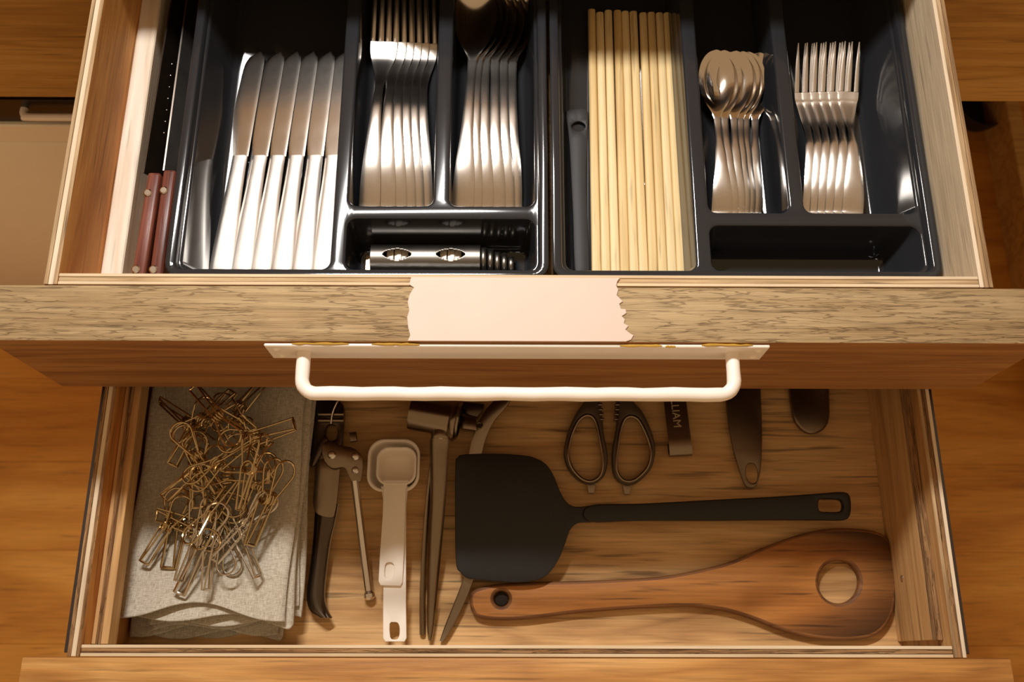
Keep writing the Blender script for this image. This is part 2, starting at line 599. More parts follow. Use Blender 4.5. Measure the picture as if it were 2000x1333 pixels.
def revolve(bm, prof, n=28, mtx=None, cap0=True, cap1=True):
    rings = []
    for r, h in prof:
        vs = []
        for k in range(n):
            a = 2 * PI * k / n
            p = Vector((r * math.cos(a), r * math.sin(a), h))
            vs.append(bm.verts.new(mtx @ p if mtx else p))
        rings.append(vs)
    for a, b in zip(rings, rings[1:]):
        ring_faces(bm, a, b)
    if cap0: bm.faces.new(rings[0][::-1])
    if cap1: bm.faces.new(rings[-1])
    return bm


def copy_thing(o, loc=None, rot=None):
    c = o.copy()
    COL.objects.link(c)
    for ch in list(o.children):
        d = ch.copy()
        COL.objects.link(d)
        d.parent = c
        for g in list(ch.children):
            e = g.copy()
            COL.objects.link(e)
            e.parent = d
    if loc is not None: c.location = Vector(loc) * K
    if rot is not None: c.rotation_euler = rot
    return c


# ------------------------------------------------------------------ the room
T, W, PW, PH, PITCH, FWD = 0.0526, 0.85, 0.9335, 0.150, 0.155, 0.3151
FLOOR = -1.05
YF = 0.4425                   # plane of the closed fronts

o = obj('floor', box(-2.4, 2.4, -1.6, 1.60, FLOOR - 0.03, FLOOR - 0.004), 'gap')
tag(o, 'orange brown wooden floor under the drawers', None, None, 'structure')
y = -1.6
i = 0
while y < 1.55:
    w = 0.17
    p = obj('plank', box(-2.4, 2.4, y + 0.0002, y + w - 0.0002, FLOOR - 0.02, FLOOR, bev=0.0006), 'floor', None, (0, y, FLOOR))
    p.parent = o
    y += w
    i += 1
o = obj('wall_back', box(-2.4, 2.4, 1.60, 1.68, FLOOR, 2.4), 'wall')
tag(o, 'cream wall behind the kitchen counter', None, None, 'structure')

# cabinet: closed fronts (apron) either side of the open drawers, carcass behind, counter on top
cab = empty('kitchen_cabinet', (0, YF, -0.3), 'orange brown wooden cabinet that the two open drawers slide out of', 'cabinet')
for s, nm in ((-1, 'l'), (1, 'r')):
    x0, x1 = (-1.7, -0.4305) if s < 0 else (0.4305, 1.7)
    obj('front_panel', box(x0, x1, YF, YF + 0.03, -0.3054, 0.02, bev=0.001), 'apron', cab)
    xi = s * 0.475
    obj('side_panel', box(min(xi, xi + s * 0.02), max(xi, xi + s * 0.02), YF + 0.031, 1.5, -0.3054, 0.02), 'apron', cab)
obj('back_panel', box(-1.7, 1.7, 1.5, 1.52, -0.3054, 0.02), 'apron', cab)
obj('bottom_panel', box(-0.474, 0.474, YF + 0.031, 1.5, -0.3054, -0.29), 'apron', cab)
ct = obj('countertop', box(-1.75, 1.75, YF - 0.024, 1.58, 0.021, 0.055, bev=0.003), 'counter', None, (0, 0.9, 0.03))
tag(ct, 'pale kitchen worktop slab above the drawers', 'worktop')

# built-in appliance under the left front
ap = empty('oven', (-0.95, YF + 0.2, FLOOR), 'cream fronted built-in appliance with black top strip left of the drawers', 'oven')
obj('body', box(-1.25, -0.475, YF + 0.02, 1.2, FLOOR, -0.32, bev=0.002), 'black_glass', ap)
z1, z2, z3 = -0.309, -0.3693, -0.4148
obj('control_strip', box(-1.25, -0.475, YF + 0.002, YF + 0.0195, z2, z1 - 0.006), 'black_glass', ap)
obj('door_rail', box(-1.25, -0.475, YF - 0.004, YF + 0.0195, z3 + 0.001, z2 - 0.001, bev=0.002), 'appliance', ap)
obj('door', box(-1.25, -0.475, YF - 0.007, YF + 0.0195, FLOOR + 0.03, z3, bev=0.003, seg=2), 'appliance', ap)
bm = bmesh.new()
hz = -0.337
tube(bm, spline([(-0.668, YF + 0.004, hz), (-0.668, YF - 0.004, hz), (-0.665, YF - 0.009, hz), (-0.658, YF - 0.011, hz), (-0.56, YF - 0.011, hz), (-0.492, YF - 0.011, hz), (-0.485, YF - 0.009, hz), (-0.482, YF - 0.004, hz), (-0.482, YF + 0.004, hz)], 5, False), 0.0052, 10)
h = obj('handle', bm, 'white_paint', ap)
h['label'] = 'pale bar handle on the black strip'
bm = bmesh.new()
revolve(bm, [(0.004, 0), (0.004, 0.003), (0.003, 0.004)], 16, Matrix.Translation((-0.628, YF + 0.002, -0.357)) @ Matrix.Rotation(PI / 2, 4, 'X'))
obj('glint_disc', bm, 'steel', ap)  # little steel disc standing in for a glint under the handle

# low things on the floor at the right, out of focus
bowl = bmesh.new()
c = at(1915, 212, FLOOR + 0.04)
revolve(bowl, [(0.03, 0), (0.04, 0.008), (0.05, 0.035), (0.055, 0.06), (0.052, 0.06), (0.046, 0.036), (0.038, 0.012), (0.0, 0.011)], 32, Matrix.Translation((c.x, c.y, FLOOR)), True, False)
o = obj('floor_bowl', bowl, 'bowl', None, (c.x, c.y, FLOOR))
tag(o, 'small dark round bowl on the floor in the cabinet shade', 'bowl')
pa, pb = at(1962, 190, FLOOR + 0.1), at(1999, 520, FLOOR + 0.1)
bm = box(pa.x, pa.x + 0.03, 0.20, 1.1, FLOOR, FLOOR + 0.1, bev=0.002)
o = obj('wooden_crate', bm, 'apron', None, (pa.x, 0.6, FLOOR))
for (a, b_, c_, d_) in ((pa.x + 0.031, pa.x + 0.4, 0.20, 0.22), (pa.x + 0.031, pa.x + 0.4, 1.08, 1.1)):
    p = obj('end_panel', box(a, b_, c_, d_, FLOOR, FLOOR + 0.1, bev=0.002), 'apron', None, (pa.x, 0.6, FLOOR))
    p.parent = o; p.location = (0, 0, 0)
p = obj('side_panel', box(pa.x + 0.37, pa.x + 0.4, 0.221, 1.079, FLOOR, FLOOR + 0.1, bev=0.002), 'apron', None, (pa.x, 0.6, FLOOR))
p.parent = o; p.location = (0, 0, 0)
tag(o, 'low wooden crate standing on the floor at the right edge', 'crate')


# ------------------------------------------------------------------ drawers
def ply_board(name, parent, along, a0, a1, t0, t1, z0, z1, mats, inner=None):
    """a board of three glued plies; along = 'X' or 'Y'; t runs through the thickness, mats from t0 to t1.
    The middle ply is the board itself, the outer two are its sub-parts."""
    w = [0.30, 0.40, 0.30]
    lims = [t0]
    for q in w:
        lims.append(lims[-1] + (t1 - t0) * q)
    def mk(i, dz):
        g = 0.00012
        t_a, t_b = lims[i] + (g if i else 0), lims[i + 1] - (g if i < 2 else 0)
        if along == 'X':
            return box(a0, a1, t_a, t_b, z0, z1 + dz, bev=0.0004)
        return box(t_a, t_b, a0, a1, z0, z1 + dz, bev=0.0004)
    core = obj(name, mk(1, -0.0006), mats[1], parent)
    for i in (0, 2):
        bm = mk(i, 0)
        mm = mats[i]
        if inner and i == inner[0]:
            for f in bm.faces:
                nrm = f.normal
                k = nrm.x if along == 'Y' else nrm.y
                f.material_index = 1 if abs(k) > 0.9 and abs(nrm.z) < 0.5 else 0
            p = obj('ply', bm, [mm, inner[1]], None)
        else:
            p = obj('ply', bm, mm, None)
        me = p.data
        off = -Vector(parent.location)
        for v in me.vertices:
            v.co = v.co + off
        p.parent = core
    return core


def drawer(name, label, y0, z0, mats, low):
    yb = y0 + T
    L = 0.70
    root = empty(name, (0, yb, z0 - 0.125), label, 'drawer')
    # thick front slab: top edge and face in their own finish
    bm = box(-PW / 2, PW / 2, y0, yb, z0 - PH, z0, bev=0.0018, seg=2)
    bm.normal_update()
    for f in bm.faces:
        f.material_index = 0 if f.normal.z > 0.7 else 1
    obj('front_panel', bm, mats['panel'], root)
    bt = 0.0112
    e = 0.0006
    ply_board('front_board', root, 'X', -W / 2 + 0.0125, W / 2 - 0.0125, yb + e, yb + bt, z0 - 0.125, z0 - 0.0002, mats['front'])
    ply_board('back_board', root, 'X', -W / 2 + 0.0125, W / 2 - 0.0125, yb + L - 0.012, yb + L, z0 - 0.125, z0, mats['front'])
    for s in (-1, 1):
        if s < 0:
            ply_board('side_board', root, 'Y', yb + e, yb + L, -W / 2, -W / 2 + 0.012, z0 - 0.125, z0, mats['left'], (2, mats['inner_l']))
        else:
            ply_board('side_board', root, 'Y', yb + e, yb + L, W / 2 - 0.012, W / 2, z0 - 0.125, z0, mats['right'], (0, mats['inner_r']))
        xs = s * (W / 2 + 0.0027)
        obj('slide_rail', box(xs - 0.0022, xs + 0.0022, yb + 0.004, yb + L, z0 - 0.07, z0 - 0.004 if low else z0 - 0.05, bev=0.0006), 'slide', root)
    obj('bottom_board', box(-W / 2 + 0.0122, W / 2 - 0.0122, yb + bt + 0.0002, yb + L - 0.0122, z0 - 0.125, z0 - 0.118), mats['bottom'], root)
    return root


up = drawer('upper_drawer', 'open upper wooden drawer with cream painted patch, holding two cutlery trays', 0.0, 0.0,
            dict(panel=['panel_edge', 'panel_face'], front=['ply_cream_x', 'ply_tan_x', 'ply_cream_x'],
                 left=['ply_tan', 'ply_mid', 'ply_tan'], right=['ply_mid', 'ply_tan', 'ply_tan'],
                 inner_l='side_inner', inner_r='side_grey', bottom='bottom'), False)
lo = drawer('lower_drawer', 'open lower wooden drawer holding kitchen tools and linen napkins', -FWD, -PITCH,
            dict(panel=['panel_low', 'panel_face'], front=['ply_cream_x', 'ply_rough_x', 'ply_cream_x'],
                 left=['ply_rough_y', 'ply_mid', 'ply_rough_y'], right=['ply_tan', 'ply_rough_y', 'ply_mid'],
                 inner_l='side_inner', inner_r='batten_low', bottom='bottom'), True)
# battens along the drawer sides
obj('batten', box(-0.4128, -0.3915, T + 0.0118, 0.74, -0.1178, -0.08, bev=0.0012), 'batten', up)['label'] = 'pale square batten along the left side'
zl = -PITCH
yl = -FWD + T
b1 = obj('rail', box(-0.4128, -0.3965, yl + 0.0118, 0.30, zl - 0.044, zl - 0.022, bev=0.0006), 'batten_low', lo)
p = obj('ply', box(-0.4085, -0.4035, yl + 0.0119, 0.30, zl - 0.023, zl - 0.0213), 'ply_rough_y', None)
for v in p.data.vertices: v.co = v.co - Vector(lo.location)
p.parent = b1
b2 = obj('rail', box(0.4075, 0.4128, yl + 0.017, 0.30, zl - 0.1178, zl - 0.030, bev=0.0006), 'batten_low', lo)
p = obj('ply', box(0.4072, 0.4128, yl + 0.0171, 0.30, zl - 0.0295, zl - 0.018), 'ply_rough_y', None)
for v in p.data.vertices: v.co = v.co - Vector(lo.location)
p.parent = b2
bm = bmesh.new()
revolve(bm, [(0.0032, 0), (0.0032, 0.0006), (0.002, 0.0012)], 14, Matrix.Translation((0.4075, -0.182, zl - 0.085)) @ Matrix.Rotation(-PI / 2, 4, 'Y'))
obj('screw', bm, 'steel', lo)

# cream painted patch over the middle of the top edge
left = [(803, 541), (799, 556), (808, 562), (800, 575), (796, 590), (799, 606), (795, 620), (797, 640), (801, 655), (796, 667)]
right = [(1222, 669), (1233, 664), (1238, 655), (1230, 651), (1222, 644), (1228, 637), (1219, 632), (1221, 624), (1215, 618), (1224, 612), (1222, 604), (1213, 603), (1210, 594), (1217, 589), (1212, 584), (1205, 577), (1208, 566), (1204, 558), (1206, 550), (1211, 543)]
pts = []
for u, v in left + right:
    q = at(u, v, 0.001)
    pts.append((q.x, min(max(q.y, 0.0004), T + 0.0108)))
bm = bmesh.new()
slab(bm, pts, 0.0001, 0.0011, bev=0.0004, seg=1)
o = obj('painted_patch', bm, 'paint', up)
o['label'] = 'ragged cream paint patch over the middle of the top edge'

# handle: plate on the front face, round bar standing off it
hd = obj('handle', box(-0.2245, 0.2202, -0.0035, -0.0003, -0.0385, -0.0028, bev=0.0008), 'white_paint', up)
hd['label'] = 'white painted metal bar handle'
rb = 0.0062
zh = -0.020
def hp(x0, x1):
    r = 0.013
    pts = [(x0, -0.003, zh), (x0, -0.020, zh), (x0, -0.0417 + r, zh)]
    for k in range(1, 7):
        a = PI / 2 * k / 6
        pts.append((x0 + r * (1 - math.cos(a)), -0.0417 + r * (1 - math.sin(a)), zh))
    n = 26
    for k in range(1, n):
        pts.append((x0 + r + (x1 - x0 - 2 * r) * k / n, -0.0417 + 0.0003 * math.sin(k * 1.7), zh))
    for k in range(0, 7):
        a = PI / 2 * (1 - k / 6)
        pts.append((x1 - r * (1 - math.cos(a)), -0.0417 + r * (1 - math.sin(a)), zh))
    pts += [(x1, -0.020, zh), (x1, -0.003, zh)]
    return pts
HP = hp(-0.1925, 0.1905)
bm = bmesh.new()
tube(bm, HP, [rb * (1 + 0.025 * math.sin(i * 2.1) + 0.02 * math.sin(i * 0.83)) for i in range(len(HP))], 16)
p = obj('bar', bm, 'white_paint', None)
for v in p.data.vertices: v.co = v.co - Vector(up.location)
p.parent = hd
for sx, sy in ((-0.2155, -0.012), (-0.2145, -0.031), (0.2125, -0.012), (0.2115, -0.031)):
    bm = bmesh.new()
    revolve(bm, [(0.0035, 0), (0.0035, 0.0006), (0.0018, 0.001), (0.0012, 0.0002)], 14, Matrix.Translation((sx, -0.0034, sy)) @ Matrix.Rotation(PI / 2, 4, 'X'))
    p = obj('screw', bm, 'appliance', None)
    for v in p.data.vertices: v.co = v.co - Vector(up.location)
    p.parent = hd
# dried glue squeezed out between plate and panel
bm = bmesh.new()
for x0, x1, yy in ((-0.20, -0.15, -0.0012), (-0.13, -0.088, -0.0016), (0.088, 0.125, -0.0022), (0.128, 0.137, -0.003), (0.16, 0.205, -0.0014)):
    n = 8
    tube(bm, [(x0 + (x1 - x0) * k / n, yy + random.uniform(-0.0003, 0.0003), -0.0022) for k in range(n + 1)], [0.0004] + [random.uniform(0.0007, 0.0013) for _ in range(n - 1)] + [0.0004], 6)
o = obj('dried_glue', bm, 'glue', up)
o['kind'] = 'stuff'

# ------------------------------------------------------------------ cutlery trays
TZ, DZ, TF = -0.055, -0.064, -0.1155


def tray(name, label, x0, x1, y0, y1, comps):
    """comps: (x0, x1, y0, y1, draft left, right, front, back). One moulded piece, walls drafted, floors flat."""
    root = empty(name, ((x0 + x1) / 2, (y0 + y1) / 2, TF - 0.002), label, 'cutlery tray', 'cutlery trays in the upper drawer')
    bm = bmesh.new()
    def loop(pts, z):
        return [bm.verts.new((x, y, z)) for x, y in pts]
    r = 0.016
    rim = 0.0026
    # outer skirt, rolled rim, inner lip down to the level of the dividers
    prof = [(0.004, TF - 0.002), (0.0022, TF + 0.02), (0.0015, TZ - 0.004), (0.0, TZ - 0.004), (0.0, TZ - 0.0012), (0.0008, TZ - 0.0003), (0.0020, TZ),
            (0.0078, TZ - 0.0004), (0.0088, TZ - 0.0012)]
    prev = None
    for d, z in prof:
        vs = loop(rrect(x0 + d, x1 - d, y0 + d, y1 - d, max(0.003, r - d)), z)
        if prev: ring_faces(bm, prev, vs)
        else: bm.faces.new(vs)
        prev = vs
    # sloping lip from rim to divider level
    lipd = 0.0100
    vs = loop(rrect(x0 + lipd, x1 - lipd, y0 + lipd, y1 - lipd, r - 0.006), DZ)
    ring_faces(bm, prev, vs)
    edges = [bm.edges.get((vs[i], vs[(i + 1) % len(vs)])) for i in range(len(vs))]
    for (a0, a1, b0, b1, dl, dr, df, db) in comps:
        H = DZ - TF
        rr = 0.009
        levels = []
        q = 0.0028
        for k in range(5):
            a = PI / 2 * k / 4
            levels.append((-q * (1 - math.sin(a)), DZ - q * (1 - math.cos(a)), 0.0))
        for t in (0.35, 0.7, 0.90):
            levels.append((0.0, DZ - q - (H - q) * t, t))
        levels.append((0.0012, TF + 0.0018, 0.97))
        levels.append((0.0040, TF, 1.0))
        prev = None
        for d, z, t in levels:
            vs = loop(rrect(a0 + d + dl * t, a1 - d - dr * t, b0 + d + df * t, b1 - d - db * t, rr - d * 0.5, 6), z)
            if prev: ring_faces(bm, prev, vs)
            else: edges += [bm.edges.get((vs[i], vs[(i + 1) % len(vs)])) or bm.edges.new((vs[i], vs[(i + 1) % len(vs)])) for i in range(len(vs))]
            prev = vs
        bm.faces.new(prev)
    bmesh.ops.triangle_fill(bm, use_beauty=True, edges=edges)
    obj('tray_shell', bm, 'tray', root, smooth=38)
    return root


q = 0.0028
TY0, TY1 = 0.083, 0.515
yi0, yi1 = TY0 + 0.0102 + q, TY1 - 0.0102 - q
tray('cutlery_tray', 'dark plastic cutlery tray on the left, holding knives, forks and spoons', -0.3408, 0.0289, TY0, TY1, [
    (-0.3408 + 0.0102 + q, -0.1815 - q, yi0, yi1, 0.013, 0.003, 0.004, 0.006),
    (-0.1722 + q, -0.0825 - q, 0.1617 + q, yi1, 0.003, 0.003, 0.004, 0.006),
    (-0.0722 + q, 0.0289 - 0.0102 - q, 0.1617 + q, yi1, 0.003, 0.008, 0.004, 0.006),
    (-0.1722 + q, 0.0289 - 0.0102 - q, yi0, 0.1530 - q, 0.004, 0.006, 0.004, 0.012)])
tray('cutlery_tray', 'dark plastic cutlery tray on the right, holding bamboo chopsticks and small cutlery', 0.0326, 0.4096, TY0, TY1, [
    (0.0326 + 0.0102 + q, 0.1762 - q, yi0, yi1, 0.006, 0.005, 0.004, 0.006),
    (0.1860 + q, 0.2722 - q, 0.1557 + q, yi1, 0.004, 0.004, 0.004, 0.006),
    (0.2822 + q, 0.4096 - 0.0102 - q, 0.1557 + q, yi1, 0.004, 0.022, 0.004, 0.006),
    (0.1860 + q, 0.4096 - 0.0102 - q, yi0, 0.1465 - q, 0.004, 0.022, 0.004, 0.012)])


# ------------------------------------------------------------------ cutlery
def ribbon(bm, stations, th, nx=8, mat=0):
    """stations: (y, half width, z, sag[, x]) from end to end; a plate with a rounded edge, sag hollows the middle"""
    top, bot = [], []
    for st in stations:
        y, hw, z, sag = st[:4]
        xc = st[4] if len(st) > 4 else 0.0
        a, b = [], []
        for k in range(nx + 1):
            u = -1 + 2 * k / nx
            e = (1 - u * u)
            zz = z - sag * e
            t = th * (0.35 + 0.65 * math.sqrt(max(0, 1 - u ** 4)))
            a.append(bm.verts.new((xc + u * hw, y, zz + t / 2)))
            b.append(bm.verts.new((xc + u * hw * 0.985, y, zz - t / 2)))
        top.append(a); bot.append(b)
    for i in range(len(stations) - 1):
        for k in range(nx):
            bm.faces.new((top[i][k], top[i][k + 1], top[i + 1][k + 1], top[i + 1][k])).material_index = mat
            bm.faces.new((bot[i][k + 1], bot[i][k], bot[i + 1][k], bot[i + 1][k + 1])).material_index = mat
        bm.faces.new((top[i][0], top[i + 1][0], bot[i + 1][0], bot[i][0]))
        bm.faces.new((top[i][nx], bot[i][nx], bot[i + 1][nx], top[i + 1][nx]))
    for i, rev in ((0, 1), (-1, 0)):
        for k in range(nx):
            f = (top[i][k], bot[i][k], bot[i][k + 1], top[i][k + 1])
            bm.faces.new(f if rev else f[::-1])
    return bm


def smooth_st(st, n=5):
    return [tuple(p) for p in spline(st, n, False)]


def ends(st, length, n=5, at_end=False, power=0.5):
    """round the first (or last) station off over a length"""
    out = []
    y, hw, z, sag = st[-1][:4] if at_end else st[0][:4]
    for k in range(n):
        t = k / n
        w = hw * (1 - (1 - t) ** 2) ** power
        w = max(w, hw * 0.06)
        yy = y + length * (1 - t) if at_end else y - length * (1 - t)
        out.append((yy, w, z, sag * t))
    return st + out[::-1] if at_end else out + st


def make_knife():
    r = empty('table_knife', (0, 0, 0))
    st = smooth_st([(0.006, 0.0122, 0.004, -0.0008), (0.04, 0.0115, 0.0045, -0.0014), (0.09, 0.0095, 0.005, -0.0016), (0.125, 0.0084, 0.005, -0.0012), (0.1405, 0.0083, 0.005, -0.0005)])
    st = ends(st, 0.005)
    bm = bmesh.new()
    ribbon(bm, st, 0.0052)
    obj('handle', bm, 'steel_satin', r, local=True)
    # blade: straight back on the right, belly and rounded tip on the left
    bm = bmesh.new()
    st = []
    L0, L1 = 0.1412, 0.272
    for k in range(19):
        t = k / 18
        yy = L0 + (L1 - L0) * t
        rgt = 0.0085
        lf = -0.0085 - 0.0075 * math.sin(min(1, t / 0.5) * PI / 2)
        if t > 0.84:      # blunt rounded tip, more cut away on the left
            q_ = (t - 0.84) / 0.16
            rgt -= 0.0055 * (1 - math.sqrt(max(0, 1 - q_ ** 3)))
            lf += 0.0140 * (1 - math.sqrt(max(0, 1 - q_ ** 2)))
        if t > 0.45:
            lf += 0.0035 * ((t - 0.45) / 0.55) ** 2
        st.append((yy, (rgt - lf) / 2, 0.0045, 0.0, (rgt + lf) / 2))
    ribbon(bm, st, 0.0010, 12)
    obj('blade', bm, 'steel_mirror', r, local=True)
    return r


def fork_parts(r, L, hend, hneck, hhead, tines, zs, headlen, tl, th=0.0022):
    pk = zs[0]
    st = smooth_st([(0.006, hend, 0.0012, -0.0005), (L * 0.10, hend * 0.97, pk * 0.53, -0.0008), (L * 0.18, hend * 0.86, pk * 0.82, -0.0009), (L * 0.30, hend * 0.64, pk, -0.0009),
                    (L * 0.39, hend * 0.5, pk * 0.985, -0.0007), (L * 0.44, hneck * 1.06, pk * 0.86, -0.0005), (L * 0.50, hneck, pk * 0.58, -0.0003), (L * 0.56, hneck * 0.6 + hhead * 0.28, pk * 0.27, 0.0),
                    (L - tl - headlen * 0.32, hhead * 0.82, 0.0016, 0.0006), (L - tl - headlen * 0.12, hhead * 0.97, 0.0016 + (zs[1] - 0.0016) * 0.42, 0.0006), (L - tl + 0.003, hhead, zs[1], 0.0006)])
    st = ends(st, 0.006)
    bm = bmesh.new()
    ribbon(bm, st, th)
    obj('handle', bm, 'steel', r, local=True)
    tw = hhead * 2 / (tines + (tines - 1) * 0.62)
    for k in range(tines):
        xc = -hhead + tw / 2 + k * tw * 1.62
        bm = bmesh.new()
        s2 = []
        for j in range(7):
            t = j / 6
            s2.append((L - tl + 0.0032 + (tl - 0.0032) * t, tw / 2 * (1 - 0.72 * t ** 2.2), zs[1] + (zs[2] - zs[1]) * t ** 1.05, 0.0, xc * (1 - 0.05 * t)))
        ribbon(bm, s2, th * 0.9, 4)
        obj('tine', bm, 'steel', r, local=True)


def make_fork():
    r = empty('table_fork', (0, 0, 0))
    fork_parts(r, 0.292, 0.0108, 0.0046, 0.0148, 4, [0.0150, 0.0052, 0.0290], 0.060, 0.090)
    return r


def make_small_fork():
    r = empty('dessert_fork', (0, 0, 0))
    fork_parts(r, 0.200, 0.0110, 0.0036, 0.0105, 3, [0.0108, 0.0040, 0.0205], 0.036, 0.055, 0.0018)
    return r


def spoon_parts(r, L, hend, hneck, hb, bl, depth, zs, th=0.0022):
    b0 = L - bl
    pk = zs[0]
    st = smooth_st([(0.006, hend, 0.0012, -0.0005), (b0 * 0.15, hend * 0.97, pk * 0.53, -0.0008), (b0 * 0.28, hend * 0.86, pk * 0.83, -0.0009), (b0 * 0.46, hend * 0.62, pk, -0.0009),
                    (b0 * 0.62, hend * 0.5, pk * 0.985, -0.0007), (b0 * 0.76, hneck * 1.06, pk * 0.87, -0.0005), (b0 * 0.90, hneck, pk * 0.68, -0.0003), (b0 + 0.002, hneck * 1.12, zs[1], 0.0)])
    st = ends(st, 0.006)
    bm = bmesh.new()
    ribbon(bm, st, th)
    obj('handle', bm, 'steel', r, local=True)
    bm = bmesh.new()
    # outline of the bowl: a long taper out of the neck, widest past the middle, round tip
    key = [(0, None, 0), (.10, .30, .06), (.22, .58, .32), (.34, .79, .66), (.46, .93, .90), (.58, 1.0, 1.0), (.70, .985, .98), (.81, .88, .80), (.90, .69, .52), (.96, .46, .25), (.99, .22, .08), (1.0, .05, 0)]
    st = [(b0 + bl * t, (hneck * 1.12 if w is None else hb * w), zs[1] + (zs[2] - zs[1]) * t ** 1.5, depth * d) for t, w, d in key]
    ribbon(bm, smooth_st(st, 3), th * 0.8, 14)
    obj('bowl', bm, 'steel_bowl', r, local=True, smooth=60)


def make_spoon():
    r = empty('table_spoon', (0, 0, 0))
    spoon_parts(r, 0.268, 0.0112, 0.0046, 0.0235, 0.092, 0.0095, [0.0150, 0.0088, 0.0210])
    return r


def make_small_spoon():
    r = empty('tea_spoon', (0, 0, 0))
    spoon_parts(r, 0.188, 0.0108, 0.0036, 0.0190, 0.076, 0.0078, [0.0112, 0.0066, 0.0215], 0.0018)
    return r


ORD = ['leftmost', 'second from left', 'third from left', 'fourth from left', 'fifth from left', 'rightmost']


def lay(proto, places, labels, cat, group):
    """places: (pixel of the handle end, pixel of the tip, z, roll)"""
    for i, (a, b, z, roll) in enumerate(places):
        A, B = at(a[0], a[1], z), at(b[0], b[1], z)
        d = B - A
        yaw = math.atan2(-d.x, d.y)
        o = proto if i == 0 else copy_thing(proto)
        o.location = Vector((A.x, A.y, z)) * K
        o.rotation_euler = (0, roll, yaw)
        tag(o, labels[i], cat, group)


FZ = TF
# six table knives, each one's back lying on the next one's blade
kn = make_knife()
kp = []
for (a, b) in (((431, 548), (508, 108)), ((469, 548), (548, 100)), ((507, 548), (580, 102)), ((548, 548), (612, 101)), ((589, 548), (645, 100)), ((627, 548), (676, 101))):
    kp.append((a, b, FZ + 0.0022, -0.10))
lay(kn, kp, ['steel table knife, %s of the six in the left tray' % w for w in ORD], 'knife', 'table knives in the left tray')

fk = make_fork()
fp = []
for i, (a, b) in enumerate((((721, 416), (765, -60)), ((752, 416), (776, -60)), ((774, 416), (787, -60)), ((792, 416), (801, -60)), ((809, 416), (814, -60)), ((826, 416), (830, -60)))):
    fp.append((a, b, FZ + 0.0018 + (5 - i) * 0.0026, -0.0))
lay(fk, fp, ['steel four-tined table fork, %s of the six fanned in the left tray' % w for w in ORD], 'fork', 'table forks in the left tray')

sp = make_spoon()
pp = []
for i, (a, b) in enumerate((((903, 416), (933, -8)), ((919, 416), (943, -8)), ((942, 416), (952, -8)), ((966, 416), (967, -8)), ((985, 416), (983, -8)), ((999, 416), (1001, -8)))):
    pp.append((a, b, FZ + 0.0040 + (5 - i) * 0.0028, 0.0))
lay(sp, pp, ['large steel table spoon, %s of the six fanned in the left tray' % w for w in ORD], 'spoon', 'table spoons in the left tray')

ss = make_small_spoon()
pp = []
for i, (a, b) in enumerate((((1410, 424), (1391, 114)), ((1422, 424), (1406, 111)), ((1434, 424), (1429, 110)), ((1444, 424), (1443, 109)), ((1454, 424), (1454, 110)), ((1466, 424), (1476, 112)))):
    pp.append((a, b, FZ + 0.0032 + (5 - i) * 0.0022, 0.0))
lay(ss, pp, ['small steel teaspoon, %s of the six fanned in the right tray' % w for w in ORD], 'spoon', 'teaspoons in the right tray')

sf = make_small_fork()
pp = []
for i, (a, b) in enumerate((((1588, 424), (1562, 106)), ((1603, 424), (1579, 105)), ((1617, 424), (1597, 104)), ((1632, 424), (1615, 104)), ((1648, 424), (1633, 104)), ((1665, 424), (1652, 105)))):
    pp.append((a, b, FZ + 0.0018 + i * 0.0024, 0.0))
lay(sf, pp, ['small steel dessert fork, %s of the six overlapping in the right tray' % w for w in ORD], 'fork', 'dessert forks in the right tray')

# ten bamboo chopsticks
def chop_mesh():
    bm = bmesh.new()
    n = 5
    rings = []
    for k in range(n + 1):
        t = k / n
        h_ = 0.00475 - 0.0005 * t
        rings.append([bm.verts.new((x, 0.325 * t, zz + 0.0046)) for x, zz in rrect(-h_, h_, -h_, h_, h_ * (0.30 + 0.5 * t), 3)])
    for a, b in zip(rings, rings[1:]): ring_faces(bm, a, b)
    bm.faces.new(rings[0][::-1]); bm.faces.new(rings[-1])
    return bm
ch0 = obj('chopstick', chop_mesh(), 'bamboo', None)
tops = [1155.5, 1171.5, 1188, 1206, 1221, 1237, 1256, 1272, 1288, 1303]
tv = [20, 26, 22, 22, 24, 24, 27, 26, 27, 27]
bots = [1165, 1183.5, 1202, 1220.5, 1239, 1257.5, 1276, 1294.5, 1313, 1331]
words = ['leftmost', 'second from left', 'third from left', 'fourth from left', 'fifth from left', 'fifth from right', 'fourth from right', 'third from right', 'second from right', 'rightmost']
for i in range(10):
    A, B = at(bots[i], 546, -0.109), at(tops[i], tv[i], -0.109)
    o = ch0 if i == 0 else copy_thing(ch0)
    d = B - A
    yaw = math.atan2(-d.x, d.y)
    tip = B - Vector((math.sin(-yaw), math.cos(yaw), 0)) * 0.325
    o.location = Vector((tip.x, tip.y, FZ + 0.0003)) * K
    o.rotation_euler = (0, 0, yaw)
    tag(o, 'plain bamboo chopstick, %s in the row of ten' % words[i], 'chopstick', 'bamboo chopsticks')

# flat dark implement with a hanging hole beside the chopsticks
bm = bmesh.new()
zz = FZ + 0.0004
out = pxl([(1106, 222), (1127, 216), (1147, 220), (1148, 260), (1145, 330), (1146, 420), (1150, 545), (1124, 545), (1118, 420), (1112, 300), (1109, 262)], zz, 4)
hole = pxl([(1116, 250), (1122, 243), (1131, 241), (1140, 245), (1143, 251), (1138, 258), (1130, 260), (1121, 257)], zz, 2)
slab(bm, out, zz, zz + 0.004, [hole], bev=0.0012)
c = at(1128, 380, zz)
o = obj('plastic_server', bm, 'plastic_grey', None, (c.x, c.y, zz))
tag(o, 'flat dark plastic utensil with a round hole lying left of the chopsticks', 'utensil')

